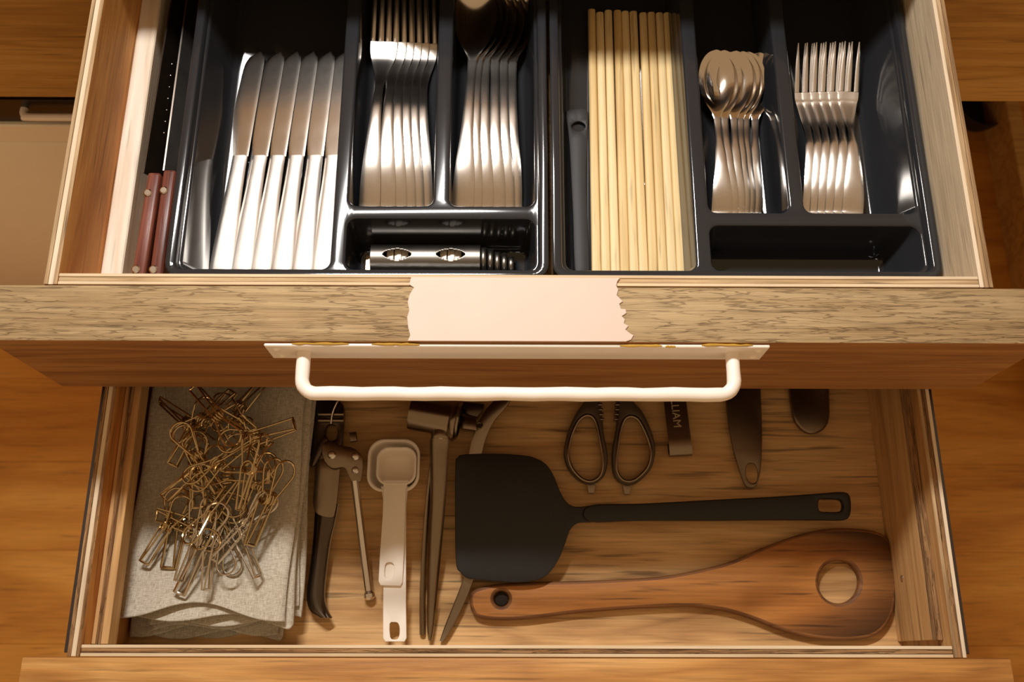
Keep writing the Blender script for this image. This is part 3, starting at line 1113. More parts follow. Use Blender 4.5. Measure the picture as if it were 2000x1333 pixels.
# grey bar tool with almond-shaped slots in the left tray's front compartment
yc0, yc1 = at(860, 530, -0.092).y, at(860, 492, -0.092).y
xa, xb, xc_ = at(722, 505, -0.09).x, at(938, 505, -0.09).x, at(1006, 515, -0.09).x
tool = empty('slotted_bar_tool', ((xa + xb) / 2, yc0 + 0.012, FZ), 'grey metal bar tool with two almond-shaped slots and stepped end', 'tool')
def half_pipe(x0, x1, rr, zc, ycen, slots=()):
    """an arched cover lying along X, open below, with almond slots through its crown"""
    bm = bmesh.new()
    nx = max(2, int((x1 - x0) / (0.0007 if slots else 0.004)))
    na = 48 if slots else 18
    grid = []
    for i in range(nx + 1):
        x = x0 + (x1 - x0) * i / nx
        row = []
        for j in range(na + 1):
            a = PI * (1 - j / na)
            row.append(bm.verts.new((x, ycen - rr * 1.05 * math.cos(a), zc + rr * math.sin(a) - rr * 0.0)))
        grid.append(row)
    for i in range(nx):
        for j in range(na):
            xm = x0 + (x1 - x0) * (i + 0.5) / nx
            am = (j + 0.5) / na
            if any(abs((xm - s) / hl) ** 1.5 + abs((am - 0.48) / 0.12) ** 1.5 < 1 for s, hl in slots):
                continue
            bm.faces.new((grid[i][j], grid[i + 1][j], grid[i + 1][j + 1], grid[i][j + 1]))
    for v in [v for v in bm.verts if not v.link_faces]:
        bm.verts.remove(v)
    return bm
yc = yc0 + 0.0165
rr = 0.0165
s1, s2 = at(775, 505, -0.09).x, at(880, 505, -0.09).x
o = obj('cover', half_pipe(xa, xb, rr, FZ + 0.010, yc, ((s1, 0.0145), (s2, 0.0145))), 'steel_grey', tool)
md = o.modifiers.new('thick', 'SOLIDIFY'); md.thickness = 0.0010 * K
md.offset = -1
n = 5
for k in range(n):
    w = (xc_ - xb) / n
    o = obj('end_step', half_pipe(xb + k * w, xb + (k + 1) * w - 0.0008, rr - 0.0018 - k * 0.0012, FZ + 0.009 - k * 0.0006, yc - 0.001 * k), 'steel_grey', tool)
    md = o.modifiers.new('thick', 'SOLIDIFY'); md.thickness = 0.0010 * K; md.offset = -1
for s in (s1, s2):
    for q_, dx in enumerate((-0.008, 0.0, 0.007)):
        obj('inner_blade', box(s + dx - 0.0035, s + dx + 0.0035, yc - 0.010, yc + 0.010, FZ + 0.0125, FZ + 0.0185 - 0.0008 * q_, bev=0.0006), 'white_plastic', tool)
obj('base_plate', box(xa + 0.001, xb - 0.001, yc - 0.0165, yc + 0.0165, FZ + 0.0004, FZ + 0.0085, bev=0.0008), 'dark_steel', tool)
bm = bmesh.new()
bx(bm, xa - 0.0075, xa - 0.0005, yc - 0.016, yc + 0.010, FZ + 0.0004, FZ + 0.0012)
obj('end_tab', bm, 'steel_tool', tool)

# two wooden-handled kitchen knives standing in the gap beside the left tray
def slot_knife(idx, a, b, tipx, w, label):
    z = -0.075
    A, B = at(a[0], a[1], z), at(b[0], b[1], z)
    r = empty('kitchen_knife', (A.x, A.y, -0.118), label, 'knife', 'wooden handled knives beside the tray')
    d = (B - A)
    bm = bmesh.new()
    bx(bm, -w / 2, w / 2, -0.005, d.length, 0.018, 0.043, bev=0.003, seg=3)
    sh = d.x / d.length
    bm.transform(Matrix.Translation((A.x, A.y, -0.118)) @ Matrix.Shear('XZ', 4, (0, 0)) if False else Matrix.Translation((A.x, A.y, -0.118)) @ Matrix.Rotation(-math.asin(sh), 4, 'Z'))
    obj('handle', bm, 'rosewood', r)
    for yy in (0.004, d.length - 0.024):
        bm = bmesh.new()
        revolve(bm, [(0.0042, 0), (0.0042, 0.0006), (0.003, 0.0013)], 18, Matrix.Translation((A.x, A.y, -0.118)) @ Matrix.Rotation(-math.asin(sh), 4, 'Z') @ Matrix.Translation((-w * 0.22, yy, 0.0430)))
        obj('rivet', bm, 'steel_mirror', r)
    # blade: a plate leaning between the batten and the tray
    bm = bmesh.new()
    n = 20
    y0 = B.y + 0.0004
    L = 0.26
    rows = []
    for k in range(n + 1):
        t = k / n
        yy = y0 + L * t
        xx = B.x + sh * (yy - B.y) + tipx
        top = 0.040 - 0.012 * max(0, (t - 0.75) / 0.25) ** 2
        lean = 0.016 if idx == 0 else 0.012
        rows.append([bm.verts.new((xx + dx, yy, -0.118 + zz)) for dx, zz in ((-lean, top), (-lean + 0.0016, top), (lean * 0.4 + 0.0016, 0.006), (lean * 0.4, 0.006))])
    for a_, b_ in zip(rows, rows[1:]): ring_faces(bm, a_, b_)
    bm.faces.new(rows[0][::-1]); bm.faces.new(rows[-1])
    obj('blade', bm, 'dark_steel' if idx == 0 else 'steel', r)
    return r, A, B
k1, A1, B1 = slot_knife(0, (270, 534), (301, 336), 0.003, 0.0135, 'kitchen knife with a dark notched blade and riveted red-brown wooden handle beside the batten')
slot_knife(1, (304, 534), (331, 331), 0.004, 0.0130, 'kitchen knife with a riveted red-brown wooden handle tight against the tray')
bm = bmesh.new()
for k in range(7):
    p_ = at(336 - 2.6 * k * 1.0, 125 + 22.5 * k, -0.085)
    revolve(bm, [(0.0008, 0), (0.0006, 0.0005), (0.0002, 0.0007)], 8, Matrix.Translation((p_.x, p_.y, -0.0850)))
for v in bm.verts: v.co.z += 0.0
obj('notch_glints', bm, 'steel_mirror', k1)['kind'] = 'stuff'  # polished beads standing in for the glints on the blade's teeth

# ------------------------------------------------------------------ lower drawer contents
LF = -PITCH - 0.118           # its floor


# linen napkins: a sheet folded zigzag, cut ends to the front
def napkin(label, corners, z0, layers, gap, lift, seed):
    """corners: front left, front right, back right, back left (world xy)"""
    rnd = random.Random(seed)
    ph = [rnd.uniform(0, 6.28) for _ in range(12)]
    path = []          # (u across 0..1, layer height)
    nu = 26
    for l in range(layers):
        rngu = range(nu + 1)
        for k in rngu:
            u = k / nu
            path.append(((u if l % 2 == 0 else 1 - u), l, 0.0))
        if l < layers - 1:
            for k in range(1, 5):
                a = PI * k / 5
                path.append(((1.0 if l % 2 == 0 else 0.0), l + (1 - math.cos(a)) / 2, math.sin(a) * (1 if l % 2 == 0 else -1)))
    nv = 34
    fl, fr, br, bl = [Vector(c_) for c_ in corners]
    bm = bmesh.new()
    rows = []
    for j in range(nv + 1):
        t = (j / nv) ** 1.4
        row = []
        for (u, l, bulge) in path:
            tt = t
            frontwave = 0.010 * math.sin(2.3 * l + ph[0]) * (1 - t)
            P = (fl.lerp(fr, u)).lerp(bl.lerp(br, u), tt)
            e = math.exp(-t * 9.0)
            wav = e * lift * (0.55 + 0.45 * math.sin(u * 5.2 + l * 0.9 + ph[1])) * (l / max(1, layers - 1)) * math.sin(PI * min(1, max(0, u * 0.92 + 0.06)))
            soft = 0.0012 * math.sin(u * 9 + t * 7 + ph[2]) * math.sin(t * 5 + ph[3]) + 0.0008 * math.sin(u * 21 + t * 3 + ph[4])
            x = P.x + bulge * gap * 0.6 + 0.0018 * math.sin(t * 9 + ph[5] + l)
            y = P.y + e * (0.0048 * (1.0 + math.sin(u * 8.5 + ph[6] + l * 1.9)) + 0.0085 * l * (0.35 + 0.65 * math.sin(PI * min(1.0, u * 0.95))) * (1.0 if lift > 0.006 else 0.5) + frontwave * 0.3)
            z = z0 + l * gap + wav + (soft if l else abs(soft) * 0.2) + 0.0012
            row.append(bm.verts.new((x, y, z)))
        rows.append(row)
    for a, b in zip(rows, rows[1:]):
        for k in range(len(path) - 1):
            bm.faces.new((a[k], a[k + 1], b[k + 1], b[k]))
    c_ = (fl + fr + br + bl) / 4
    o = obj('napkin', bm, 'linen', None, (c_.x, c_.y, z0), smooth=80)
    md = o.modifiers.new('thick', 'SOLIDIFY')
    md.thickness = 0.0016 * K
    md.offset = 0
    tag(o, label, 'napkin', 'folded linen napkins')
    return o


def pc(z, *pts):
    return [at(u, v, z).to_2d() for u, v in pts]


napkin('folded beige linen napkin at the bottom of the stack by the drawer front', pc(-0.262, (254, 1252), (540, 1254), (598, 700), (324, 700)), LF, 3, 0.0050, 0.003, 3)
napkin('folded beige linen napkin in the middle of the stack, peeping out on the right', pc(-0.243, (288, 1240), (578, 1212), (610, 700), (330, 700)), LF + 0.0175, 3, 0.0052, 0.0065, 5)
napkin('folded beige linen napkin on top of the stack under the wire clips', pc(-0.222, (228, 1222), (556, 1236), (604, 700), (316, 700)), LF + 0.0350, 3, 0.0065, 0.0230, 8)
CT = LF + 0.0350 + 0.0150     # top of the stack


# wire clips
def clip_mesh(kind):
    bm = bmesh.new()
    w = 0.00125
    pts = []
    # jaw half one: squared wire end, two parallel legs to the spring
    jl = 0.050 if kind != 1 else 0.058
    hw = 0.0070 if kind != 2 else 0.0095
    up_ = 0.004
    A = [(-hw, 0, 0.002), (-hw * 0.95, -jl * 0.5, 0.003), (-hw * 0.9, -jl, up_), (hw * 0.9, -jl, up_), (hw * 0.95, -jl * 0.5, 0.003), (hw, 0, 0.002)]
    def seg(p):
        out = []
        for a, b in zip(p, p[1:]):
            a, b = Vector(a), Vector(b)
            out += [a.lerp(b, k / 4) for k in range(4)]
        return out + [Vector(p[-1])]
    tube(bm, seg(A), w, 6)
    # spring: four turns round X
    r = 0.0072
    n = 60
    hel = [Vector((-hw + 2 * hw * k / n, r * math.cos(2 * PI * 4 * k / n), r + 0.001 + r * math.sin(2 * PI * 4 * k / n))) for k in range(n + 1)]
    tube(bm, hel, w, 6)
    # second jaw, crossing above
    B = [(-hw * 0.5, 0.001, 2 * r), (-hw * 0.6, -jl * 0.5, 0.0105), (-hw * 0.75, -jl * 0.98, up_ + 0.0025), (hw * 0.75, -jl * 0.98, up_ + 0.0025), (hw * 0.6, -jl * 0.5, 0.0105), (hw * 0.5, 0.001, 2 * r)]
    tube(bm, seg(B), w, 6)
    # finger loops: a teardrop above and one below
    hl = 0.042 if kind != 1 else 0.046
    lr = 0.0120 if kind != 2 else 0.0145
    for zz, s in ((2 * r + 0.006, 1), (-0.001 + 0.001, -1)):
        pts = [Vector((-hw * 0.5, 0.0, 2 * r if s > 0 else 0.002))]
        cy = hl - lr
        for k in range(17):
            a = PI * 1.12 - (PI * 1.24) * k / 16
            pts.append(Vector((lr * math.cos(a), cy + lr * math.sin(a), zz)))
        pts.append(Vector((hw * 0.5, 0.0, 2 * r if s > 0 else 0.002)))
        tube(bm, pts, w, 6)
    return bm


protos = []
for kind in range(3):
    protos.append(obj('wire_clip', clip_mesh(kind), 'brass_wire' if kind != 1 else 'chrome', None))
clips = [  # (jaw pixel, loop pixel, height above the cloth, pitch, roll, kind, label)
    ((352, 1160), (440, 985), 0.010, 0.05, 0.2, 1, 'long shiny wire clip, jaw pointing at the front fold of the napkin'),
    ((430, 960), (352, 838), 0.030, 0.15, 0.1, 0, 'wire clip with a big teardrop loop at the upper left of the pile'),
    ((565, 838), (452, 872), 0.032, -0.1, 0.1, 2, 'wire clip whose squared end sticks out to the upper right of the pile'),
    ((296, 1082), (356, 985), 0.004, 0.05, 0.5, 0, 'wire clip leaning out at the lower left of the pile'),
    ((330, 1112), (360, 960), 0.0015, 0.0, 0.0, 2, 'flat lying wire clip at the left foot of the pile'),
    ((402, 1135), (412, 1000), 0.008, 0.0, 1.2, 1, 'wire clip standing on edge in the middle of the front of the pile'),
    ((430, 985), (455, 1108), 0.002, 0.0, 0.1, 1, 'wire clip with round loops facing the front of the pile'),
    ((494, 1112), (440, 1000), 0.003, 0.0, 0.9, 1, 'wire clip tipped on its side at the lower right of the pile'),
    ((492, 1068), (540, 900), 0.016, 0.1, 0.9, 0, 'slim wire clip running along the right side of the pile'),
    ((400, 775), (458, 850), 0.036, -0.2, 0.2, 0, 'wire clip pointing into the drawer at the top of the pile'),
    ((335, 790), (420, 850), 0.004, 0.0, 1.1, 0, 'wire clip on its edge at the upper left corner of the pile'),
    ((505, 765), (450, 830), 0.002, 0.0, 0.2, 0, 'wire clip lying flat near the back of the pile, right of the top clips'), ((478, 1000), (478, 850), 0.046, 0.18, 1.45, 0, 'wire clip standing up highest, right of the middle of the pile'),
    ((390, 985), (385, 860), 0.022, 0.0, 0.2, 2, 'wire clip with broad squared jaw near the middle of the pile'), ((455, 955), (395, 1060), 0.020, 0.05, 0.4, 0, 'wire clip sloping up to the right through the heart of the pile'),
    ((340, 960), (425, 890), 0.012, 0.0, 0.3, 0, 'wire clip at the left waist of the pile, jaw to the left'), ((500, 930), (410, 925), 0.018, 0.0, -0.4, 2, 'wire clip lying crosswise from the right in the middle of the pile'),
    ((480, 1010), (520, 905), 0.006, 0.0, 0.4, 0, 'wire clip low in the pile under the slim clip on the right'), ((380, 930), (470, 1010), 0.006, 0.0, -0.3, 2, 'wire clip buried low in the middle, jaw to the upper left'),
    ((350, 890), (400, 800), 0.010, 0.0, 0.4, 0, 'wire clip at the upper left, just below the big teardrop loop'), ((530, 930), (480, 830), 0.010, 0.0, -0.4, 0, 'wire clip at the right flank, jaw pointing to the front right'),
    ((365, 1095), (385, 1000), 0.012, 0.1, 1.0, 1, 'bright wire clip on its side next to the long front clip'), ((470, 880), (400, 940), 0.034, 0.1, 0.3, 0, 'wire clip lying high across the centre of the pile'),
    ((345, 1015), (420, 1040), 0.007, 0.0, 0.6, 2, 'wire clip at the lower left lying nearly crosswise above the flat clip'), ((435, 800), (385, 855), 0.020, 0.0, 0.5, 2, 'wire clip near the back, loops turned to the front left'),
    ((520, 870), (430, 800), 0.016, 0.0, 0.5, 0, 'wire clip under the upper right clip, jaw to the front right'), ((450, 1060), (510, 990), 0.010, 0.0, 0.5, 1, 'bright wire clip in front of the right flank, loops to the back right'),
]
used = set()
for (j, l, h_, pit, rol, kind, lab) in clips:
    z = CT + h_
    A, B = at(j[0], j[1], z), at(l[0], l[1], z)
    d = B - A
    yaw = math.atan2(-d.x, d.y)
    o = protos[kind] if kind not in used else copy_thing(protos[kind])
    used.add(kind)
    s = min(1.15, max(0.85, d.length / (0.104 if kind == 1 else 0.092)))
    mid = A + d * (0.052 / 0.094 if kind == 1 else 0.55)
    hz_ = 0.010 * abs(math.sin(rol))
    o.location = Vector((mid.x, mid.y, z + hz_)) * K
    o.rotation_euler = (pit, rol, yaw)
    o.scale = (s, s, s)
    tag(o, lab or 'springy metal wire clip tangled in the heap on the linen napkins', 'clip', 'wire clips heaped on the napkins')

# can opener
co = empty('can_opener', (at(650, 1000, LF).x, at(650, 1000, LF).y, LF), 'butterfly can opener with dark curved lever and crank rod beside the napkins', 'can opener')
z = LF + 0.012
bm = bmesh.new()   # lower handle: channel-shaped dark lever, flared and hooked at the end
ptsl = [(638, 985, .0150), (634, 1020, .0135), (628, 1060, .0112), (622, 1110, .0108), (617, 1150, .0112), (617, 1175, .0115), (624, 1195, .0110), (636, 1208, .0080)]
sts = []
for (u, v, w) in ptsl:
    p_ = at(u, v, z)
    sts.append((p_.y, w * 0.82, z + 0.001, -0.005, p_.x))
ribbon(bm, smooth_st(sts, 5), 0.002, 10)
obj('lever', bm, 'dark_steel', co)
bm = bmesh.new()
tube(bm, spline([at(u + w * FPX * 0.80, v, z + 0.0012) for (u, v, w) in ptsl], 4, False), 0.0011, 6)
obj('lever_rim', bm, 'steel_tool', co)
bm = bmesh.new()
slab(bm, pxl([(618, 905), (640, 895), (664, 900), (663, 930), (660, 965), (655, 1000), (648, 1012), (620, 1005), (612, 985), (614, 945)], z + 0.006), z + 0.004, z + 0.0075, bev=0.0008)
obj('steel_plate', bm, 'steel_tool', co)
bm = bmesh.new()
slab(bm, pxl([(612, 790), (668, 788), (670, 850), (662, 890), (640, 905), (620, 900), (606, 888), (604, 850)], z), z - 0.006, z + 0.004, [pxl([(640, 832), (655, 832), (660, 845), (656, 860), (643, 862), (636, 850)], z, 3)], bev=0.001)
obj('jaw_plate', bm, 'dark_steel', co)
bm = bmesh.new()
slab(bm, pxl([(630, 868), (644, 862), (666, 870), (690, 876), (706, 890), (709, 910), (706, 935), (702, 942), (688, 942), (680, 928), (672, 914), (650, 915), (636, 905), (629, 888)], z + 0.013), z + 0.010, z + 0.0135, bev=0.0009)
obj('gear_arm', bm, 'steel_tool', co)
for (u, v, r_) in ((648, 889, 0.0046), (694, 892, 0.0042), (694, 919, 0.0040)):
    bm = bmesh.new()
    p_ = at(u, v, z + 0.014)
    revolve(bm, [(r_, 0), (r_, 0.0008), (r_ * 0.7, 0.0022), (r_ * 0.2, 0.0026)], 18, Matrix.Translation((p_.x, p_.y, z + 0.0135)))
    obj('rivet', bm, 'steel', co)
bm = bmesh.new()
a_, b_ = at(693, 940, z + 0.012), at(721, 1160, z - 0.004)
tube(bm, [a_, a_.lerp(b_, 0.5), b_], 0.0044, 12)
obj('crank_rod', bm, 'steel_mirror', co)
bm = bmesh.new()
d = (b_ - a_).normalized()
tube(bm, [b_ - d * 0.003, b_, b_ + d * 0.004, b_ + d * 0.0065], [0.0044, 0.0062, 0.0062, 0.004], 14)
obj('rod_knob', bm, 'steel_mirror', co)
bm = bmesh.new()
slab(bm, pxl([(682, 846), (696, 844), (698, 862), (684, 864)], z + 0.006, 0), z + 0.002, z + 0.008, bev=0.0008)
obj('rod_end', bm, 'steel_dull', co)
bm = bmesh.new()
slab(bm, pxl([(632, 852), (640, 862), (622, 898), (612, 912), (604, 908), (612, 886)], z + 0.006, 3), z + 0.003, z + 0.0075, bev=0.0008)
obj('cutter_blade', bm, 'dark_steel', co)
bm = bmesh.new()
for vv in (810, 822):
    tube(bm, [at(622, vv, z + 0.006), at(671, vv, z + 0.006)], 0.0026, 10)
obj('cross_pin', bm, 'steel_tool', co)
bm = bmesh.new()
tube(bm, spline([at(646, 828, z + 0.009), at(649, 808, z + 0.013), at(657, 788, z + 0.015), at(668, 770, z + 0.013), at(664, 752, z + 0.01), at(650, 760, z + 0.008)], 5, False), 0.0011, 8)
obj('key_ring', bm, 'steel_mirror', co)

# measuring spoons, the small one nested in the large one
def meas(label, bowl_px, zr, depth, handle_px, slot_px, wall):
    cx_, cy_, hx, hy = bowl_px
    c_ = at(cx_, cy_, zr)
    ex = at(cx_ + hx, cy_, zr).x - c_.x
    ey = at(cx_, cy_ - hy, zr).y - c_.y
    r = empty('measuring_spoon', (c_.x, c_.y, zr - depth), label, 'measuring spoon', 'white measuring spoons')
    bm = bmesh.new()
    prev = None
    prof = [(0.0, zr - 0.0024), (0.0, zr - 0.0005), (0.0006, zr), (wall - 0.0006, zr), (wall, zr - 0.0006)]
    rings = []
    def lp(d, zz, sk):
        return [bm.verts.new((x, y, zz)) for x, y in rrect(c_.x - ex + d, c_.x + ex - d, c_.y - ey + d, c_.y + ey - d, (min(ex, ey) * 0.62) - d * 0.6, 7)]
    inner = [(wall + 0.0014, zr - depth * 0.45), (wall + 0.0042, zr - depth * 0.82), (wall + 0.0090, zr - depth + 0.0012)]
    outer = [(0.0152, zr - depth), (0.0044, zr - depth * 0.86), (0.0020, zr - depth * 0.45), (0.0012, zr - 0.0024)]
    seq = [lp(d, zz, 0) for d, zz in outer + prof + inner]
    for a, b in zip(seq, seq[1:]): ring_faces(bm, a, b)
    bm.faces.new(seq[0][::-1]); bm.faces.new(seq[-1])
    obj('bowl', bm, 'white_plastic', r, smooth=50)
    bm = bmesh.new()
    zh_ = zr - 0.0010
    y_top = max(at(u, v, zr).y for u, v in handle_px)
    y_bot = min(at(u, v, zr).y for u, v in handle_px)
    slab(bm, pxl(handle_px, zr, 0), zh_ - 0.0022, zh_ + 0.0008, [pxl(slot_px, zr, 2)], bev=0.0007)
    obj('handle', bm, 'white_plastic', r)
    return r
zr1 = LF + 0.0215
meas('large white plastic measuring spoon underneath, handle reaching the drawer front', (768.5, 909, 51, 51), zr1, 0.0205,
     [(744, 950), (750, 990), (749, 1100), (748, 1180), (748, 1247), (752, 1254), (790, 1254), (794, 1247), (793, 1180), (793, 1100), (793, 990), (797, 950)],
     [(761, 1219), (768, 1216), (776, 1217), (780, 1225), (780, 1240), (776, 1249), (768, 1250), (762, 1245)], 0.0030)
meas('small white plastic measuring spoon nested in the large one', (774, 910, 39, 37), zr1 + 0.0035, 0.0195,
     [(748, 938), (749, 955), (747, 1010), (742, 1080), (739, 1136), (743, 1144), (782, 1145), (786, 1138), (789, 1080), (791, 1010), (793, 955), (798, 938)],
     [(752, 1104), (758, 1099), (766, 1100), (770, 1107), (769, 1122), (766, 1130), (757, 1132), (751, 1126)], 0.0026)

# garlic press
gp = empty('garlic_press', (at(860, 900, LF).x, at(860, 900, LF).y, LF), 'steel garlic press with round cup and two long curved handles', 'garlic press')
z = LF + 0.024
ca, cb = at(806, 806, z), at(898, 824, z)
ax = (cb - ca); ln = ax.length
mt = Matrix.Translation(ca) @ ax.to_track_quat('Z', 'Y').to_matrix().to_4x4()
bm = bmesh.new()
revolve(bm, [(0.019, -0.002), (0.0195, 0.0), (0.0195, ln * 0.80), (0.021, ln * 0.82), (0.0235, ln * 0.9), (0.0235, ln * 0.94), (0.021, ln * 0.97), (0.0205, ln), (0.018, ln), (0.0175, 0.002)], 32, mt, True, True)
obj('cup', bm, 'steel_tool', gp, smooth=40)
bm = bmesh.new()   # straight channel handle
sts = []
for (u, v, w, zz) in [(860, 838, .0098, 0.030), (859, 856, .0098, 0.030), (858, 870, .0105, 0.026), (856, 960, .0090, 0.022), (850, 1060, .0075, 0.018), (844, 1160, .0055, 0.014), (841, 1225, .0038, 0.010), (840, 1252, .0020, 0.008)]:
    p_ = at(u, v, LF + zz)
    sts.append((p_.y, w, LF + zz, -0.0045, p_.x))
ribbon(bm, smooth_st(sts[::-1], 4), 0.0022, 8)
obj('handle', bm, 'steel_tool', gp)
bm = bmesh.new()
sts = [(862, 868, 0.024), (850, 960, 0.019), (842, 1060, 0.014), (837, 1160, 0.010), (837, 1240, 0.007)]
tube(bm, spline([at(u - 12, v, LF + zz - 0.003) for u, v, zz in sts], 4, False), 0.0032, 8)
obj('handle_rim', bm, 'steel_tool', gp)
bm = bmesh.new()   # curved second handle: bar arching under the turner
cl = [(992, 765), (976, 790), (955, 815), (940, 845), (930, 880), (924, 930), (926, 1000), (926, 1070), (915, 1130), (896, 1180), (876, 1225), (862, 1254)]
zs_ = [0.022, 0.022, 0.021, 0.019, 0.015, 0.011, 0.010, 0.009, 0.009, 0.008, 0.007, 0.006]
wd = [15, 15, 14.5, 14, 13.5, 13, 12, 11, 10.5, 9.5, 7.5, 3.5]
P3 = spline([tuple(at(u, v, LF + zz)) for (u, v), zz in zip(cl, zs_)], 4, False)
W3 = [v_[0] for v_ in spline([(w_ / FPX * 1.0, 0) for w_ in wd], 4, False)]
rows = []
for i_, p_ in enumerate(P3):
    a_ = P3[max(0, i_ - 1)]; b_ = P3[min(len(P3) - 1, i_ + 1)]
    tdir = (b_ - a_).normalized()
    sd = Vector((tdir.y, -tdir.x, 0)).normalized() * W3[i_]
    upv = Vector((0, 0, 0.0022))
    rows.append([bm.verts.new(q_) for q_ in (p_ - sd - upv, p_ - sd * 0.96 + upv, p_ - sd * 0.7 + upv * 1.4, p_ + sd * 0.7 + upv * 1.4, p_ + sd * 0.96 + upv, p_ + sd - upv)])
for a_, b_ in zip(rows, rows[1:]): ring_faces(bm, a_, b_)
bm.faces.new(rows[0][::-1]); bm.faces.new(rows[-1])
obj('handle', bm, 'steel_tool', gp)
bm = bmesh.new()
p_ = at(936, 831, LF + 0.0245)
revolve(bm, [(0.0042, 0), (0.0042, 0.0008), (0.0034, 0.0014), (0.0026, 0.0006)], 16, Matrix.Translation((p_.x, p_.y, LF + 0.0228)))
obj('pivot_pin', bm, 'dark_steel', gp)
bm = bmesh.new()
slab(bm, pxl([(898, 812), (930, 820), (932, 842), (900, 838)], LF + 0.022, 0), LF + 0.012, LF + 0.024, bev=0.001)
obj('hinge_arm', bm, 'steel_tool', gp)
bm = bmesh.new()
slab(bm, pxl([(905, 786), (946, 790), (944, 800), (932, 816), (905, 808)], LF + 0.016, 0), LF + 0.004, LF + 0.018, bev=0.001)
obj('plunger', bm, 'dark_steel', gp)

# kitchen scissors
sc = empty('kitchen_scissors', (at(1190, 860, LF).x, at(1190, 860, LF).y, LF), 'kitchen scissors with two oval finger loops lying on the drawer bottom', 'scissors')
z = LF + 0.008
def loop_part(mirror):
    o_l = [(1152, 768), (1168, 780), (1175, 810), (1179, 850), (1185, 880), (1186, 905), (1180, 930), (1164, 944), (1146, 946), (1126, 936), (1108, 914), (1101, 888), (1105, 858), (1113, 833), (1125, 808), (1138, 790)]
    i_l = [(1146, 812), (1158, 816), (1166, 832), (1172, 860), (1177, 890), (1176, 918), (1168, 934), (1152, 941), (1134, 934), (1117, 914), (1110, 888), (1114, 858), (1124, 832), (1134, 818)]
    o_r = [(1220, 768), (1240, 790), (1254, 806), (1268, 834), (1277, 862), (1279, 886), (1272, 915), (1254, 936), (1236, 947), (1216, 946), (1200, 932), (1195, 905), (1196, 876), (1201, 850), (1205, 815), (1208, 780)]
    i_r = [(1232, 814), (1246, 820), (1258, 840), (1269, 868), (1271, 888), (1265, 912), (1250, 930), (1234, 940), (1217, 938), (1206, 922), (1204, 900), (1207, 870), (1212, 840), (1220, 820)]
    return (o_r, i_r) if mirror else (o_l, i_l)
for m_ in (False, True):
    oo, ii = loop_part(m_)
    bm = bmesh.new()
    slab(bm, pxl(oo, z, 4), LF + 0.0005, z + 0.005, [pxl(ii, z, 4)], bev=0.0026, seg=3)
    g_ = obj('finger_loop', bm, 'scissor_grip', sc)
    bm = bmesh.new()
    tube(bm, [at(u, v, z + 0.0045) for u, v in spline([Vector(q_) for q_ in ii], 4)], 0.0019, 8, closed=True)
    obj('loop_rim', bm, 'steel_tool', sc)
    u0 = 1155 if not m_ else 1225
    v0 = 944 if not m_ else 946
    bm = bmesh.new()
    slab(bm, pxl([(u0 - 9, v0), (u0 + 9, v0), (u0 + 5, v0 + 20), (u0 - 6, v0 + 20)], LF + 0.006, 0), LF + 0.002, LF + 0.007, bev=0.0008)
    obj('end_tab', bm, 'steel_tool', sc)
    bm = bmesh.new()
    us = 1171 if not m_ else 1207
    for k in range(5):
        p_ = at(us + (k * 1.2 if not m_ else -k * 0.8), 780 + k * 9.5, z + 0.006)
        bx(bm, p_.x - 0.0024, p_.x + 0.0024, p_.y - 0.0013, p_.y + 0.0013, LF + 0.004, z + 0.006, bev=0.0005)
    obj('grip_teeth', bm, 'steel_tool', sc)
bm = bmesh.new()
slab(bm, pxl([(1150, 770), (1188, 770), (1200, 700), (1210, 560), (1196, 540), (1172, 700)], z, 0), LF + 0.003, LF + 0.0055, bev=0.0005)
obj('blade', bm, 'steel', sc)
bm = bmesh.new()
slab(bm, pxl([(1190, 770), (1226, 770), (1210, 700), (1180, 560), (1184, 545), (1190, 700)], z, 0), LF + 0.0058, LF + 0.0082, bev=0.0005)
obj('blade', bm, 'steel', sc)

# steel strap with a rolled end and engraved lettering
st_ = empty('steel_tongs', (at(1322, 840, LF).x, at(1322, 840, LF).y, LF), 'flat steel tongs arm with rolled end and engraved lettering, right of the scissors', 'tongs')
bm = bmesh.new()
a_, b_ = at(1330, 884, LF + 0.012), at(1308, 700, LF + 0.012)
hw = 0.0128
dv = (b_ - a_).normalized()
sd = Vector((dv.y, -dv.x, 0))
prof = [(0.012, 0.004), (0.004, 0.0035), (0.0, 0.0045), (-0.0032, 0.0075), (-0.0018, 0.0108), (0.003, 0.0125), (0.012, 0.013), (0.03, 0.0125), (0.1, 0.012), ((b_ - a_).length, 0.012)]
prof = [tuple(p_) for p_ in spline(prof, 4, False)]
rows = []
for k, (s_, h_) in enumerate(prof):
    c_ = Vector((a_.x, a_.y, 0)) + dv.to_2d().to_3d() * s_
    n0 = prof[min(k + 1, len(prof) - 1)]; n1 = prof[max(k - 1, 0)]
    tg = Vector((n0[0] - n1[0], n0[1] - n1[1])).normalized()
    nn = Vector((-tg.y, tg.x)) * 0.0007
    rows.append([bm.verts.new(c_ + sd * x_ + dv * (nn.x * q_) + Vector((0, 0, LF + h_ + nn.y * q_))) for x_, q_ in ((-hw, 1), (hw, 1), (hw, -1), (-hw, -1))])
for p_, q_ in zip(rows, rows[1:]): ring_faces(bm, p_, q_)
bm.faces.new(rows[0][::-1]); bm.faces.new(rows[-1])
obj('arm', bm, 'steel_tool', st_, smooth=40)
fc = bpy.data.curves.new('lettering', 'FONT')
fc.body = 'WILLIAM'
fc.size = 0.0125 * K
fc.align_x = 'RIGHT'
fc.align_y = 'CENTER'
fc.extrude = 0.0001 * K
fo = bpy.data.objects.new('lettering', fc)
fc.materials.append(MT['print'])
COL.objects.link(fo)
p_ = at(1323, 836, LF + 0.0135)
fo.parent = st_
fo.location = (p_ - Vector(st_.location) / K + Vector((0, 0, 0))) * K
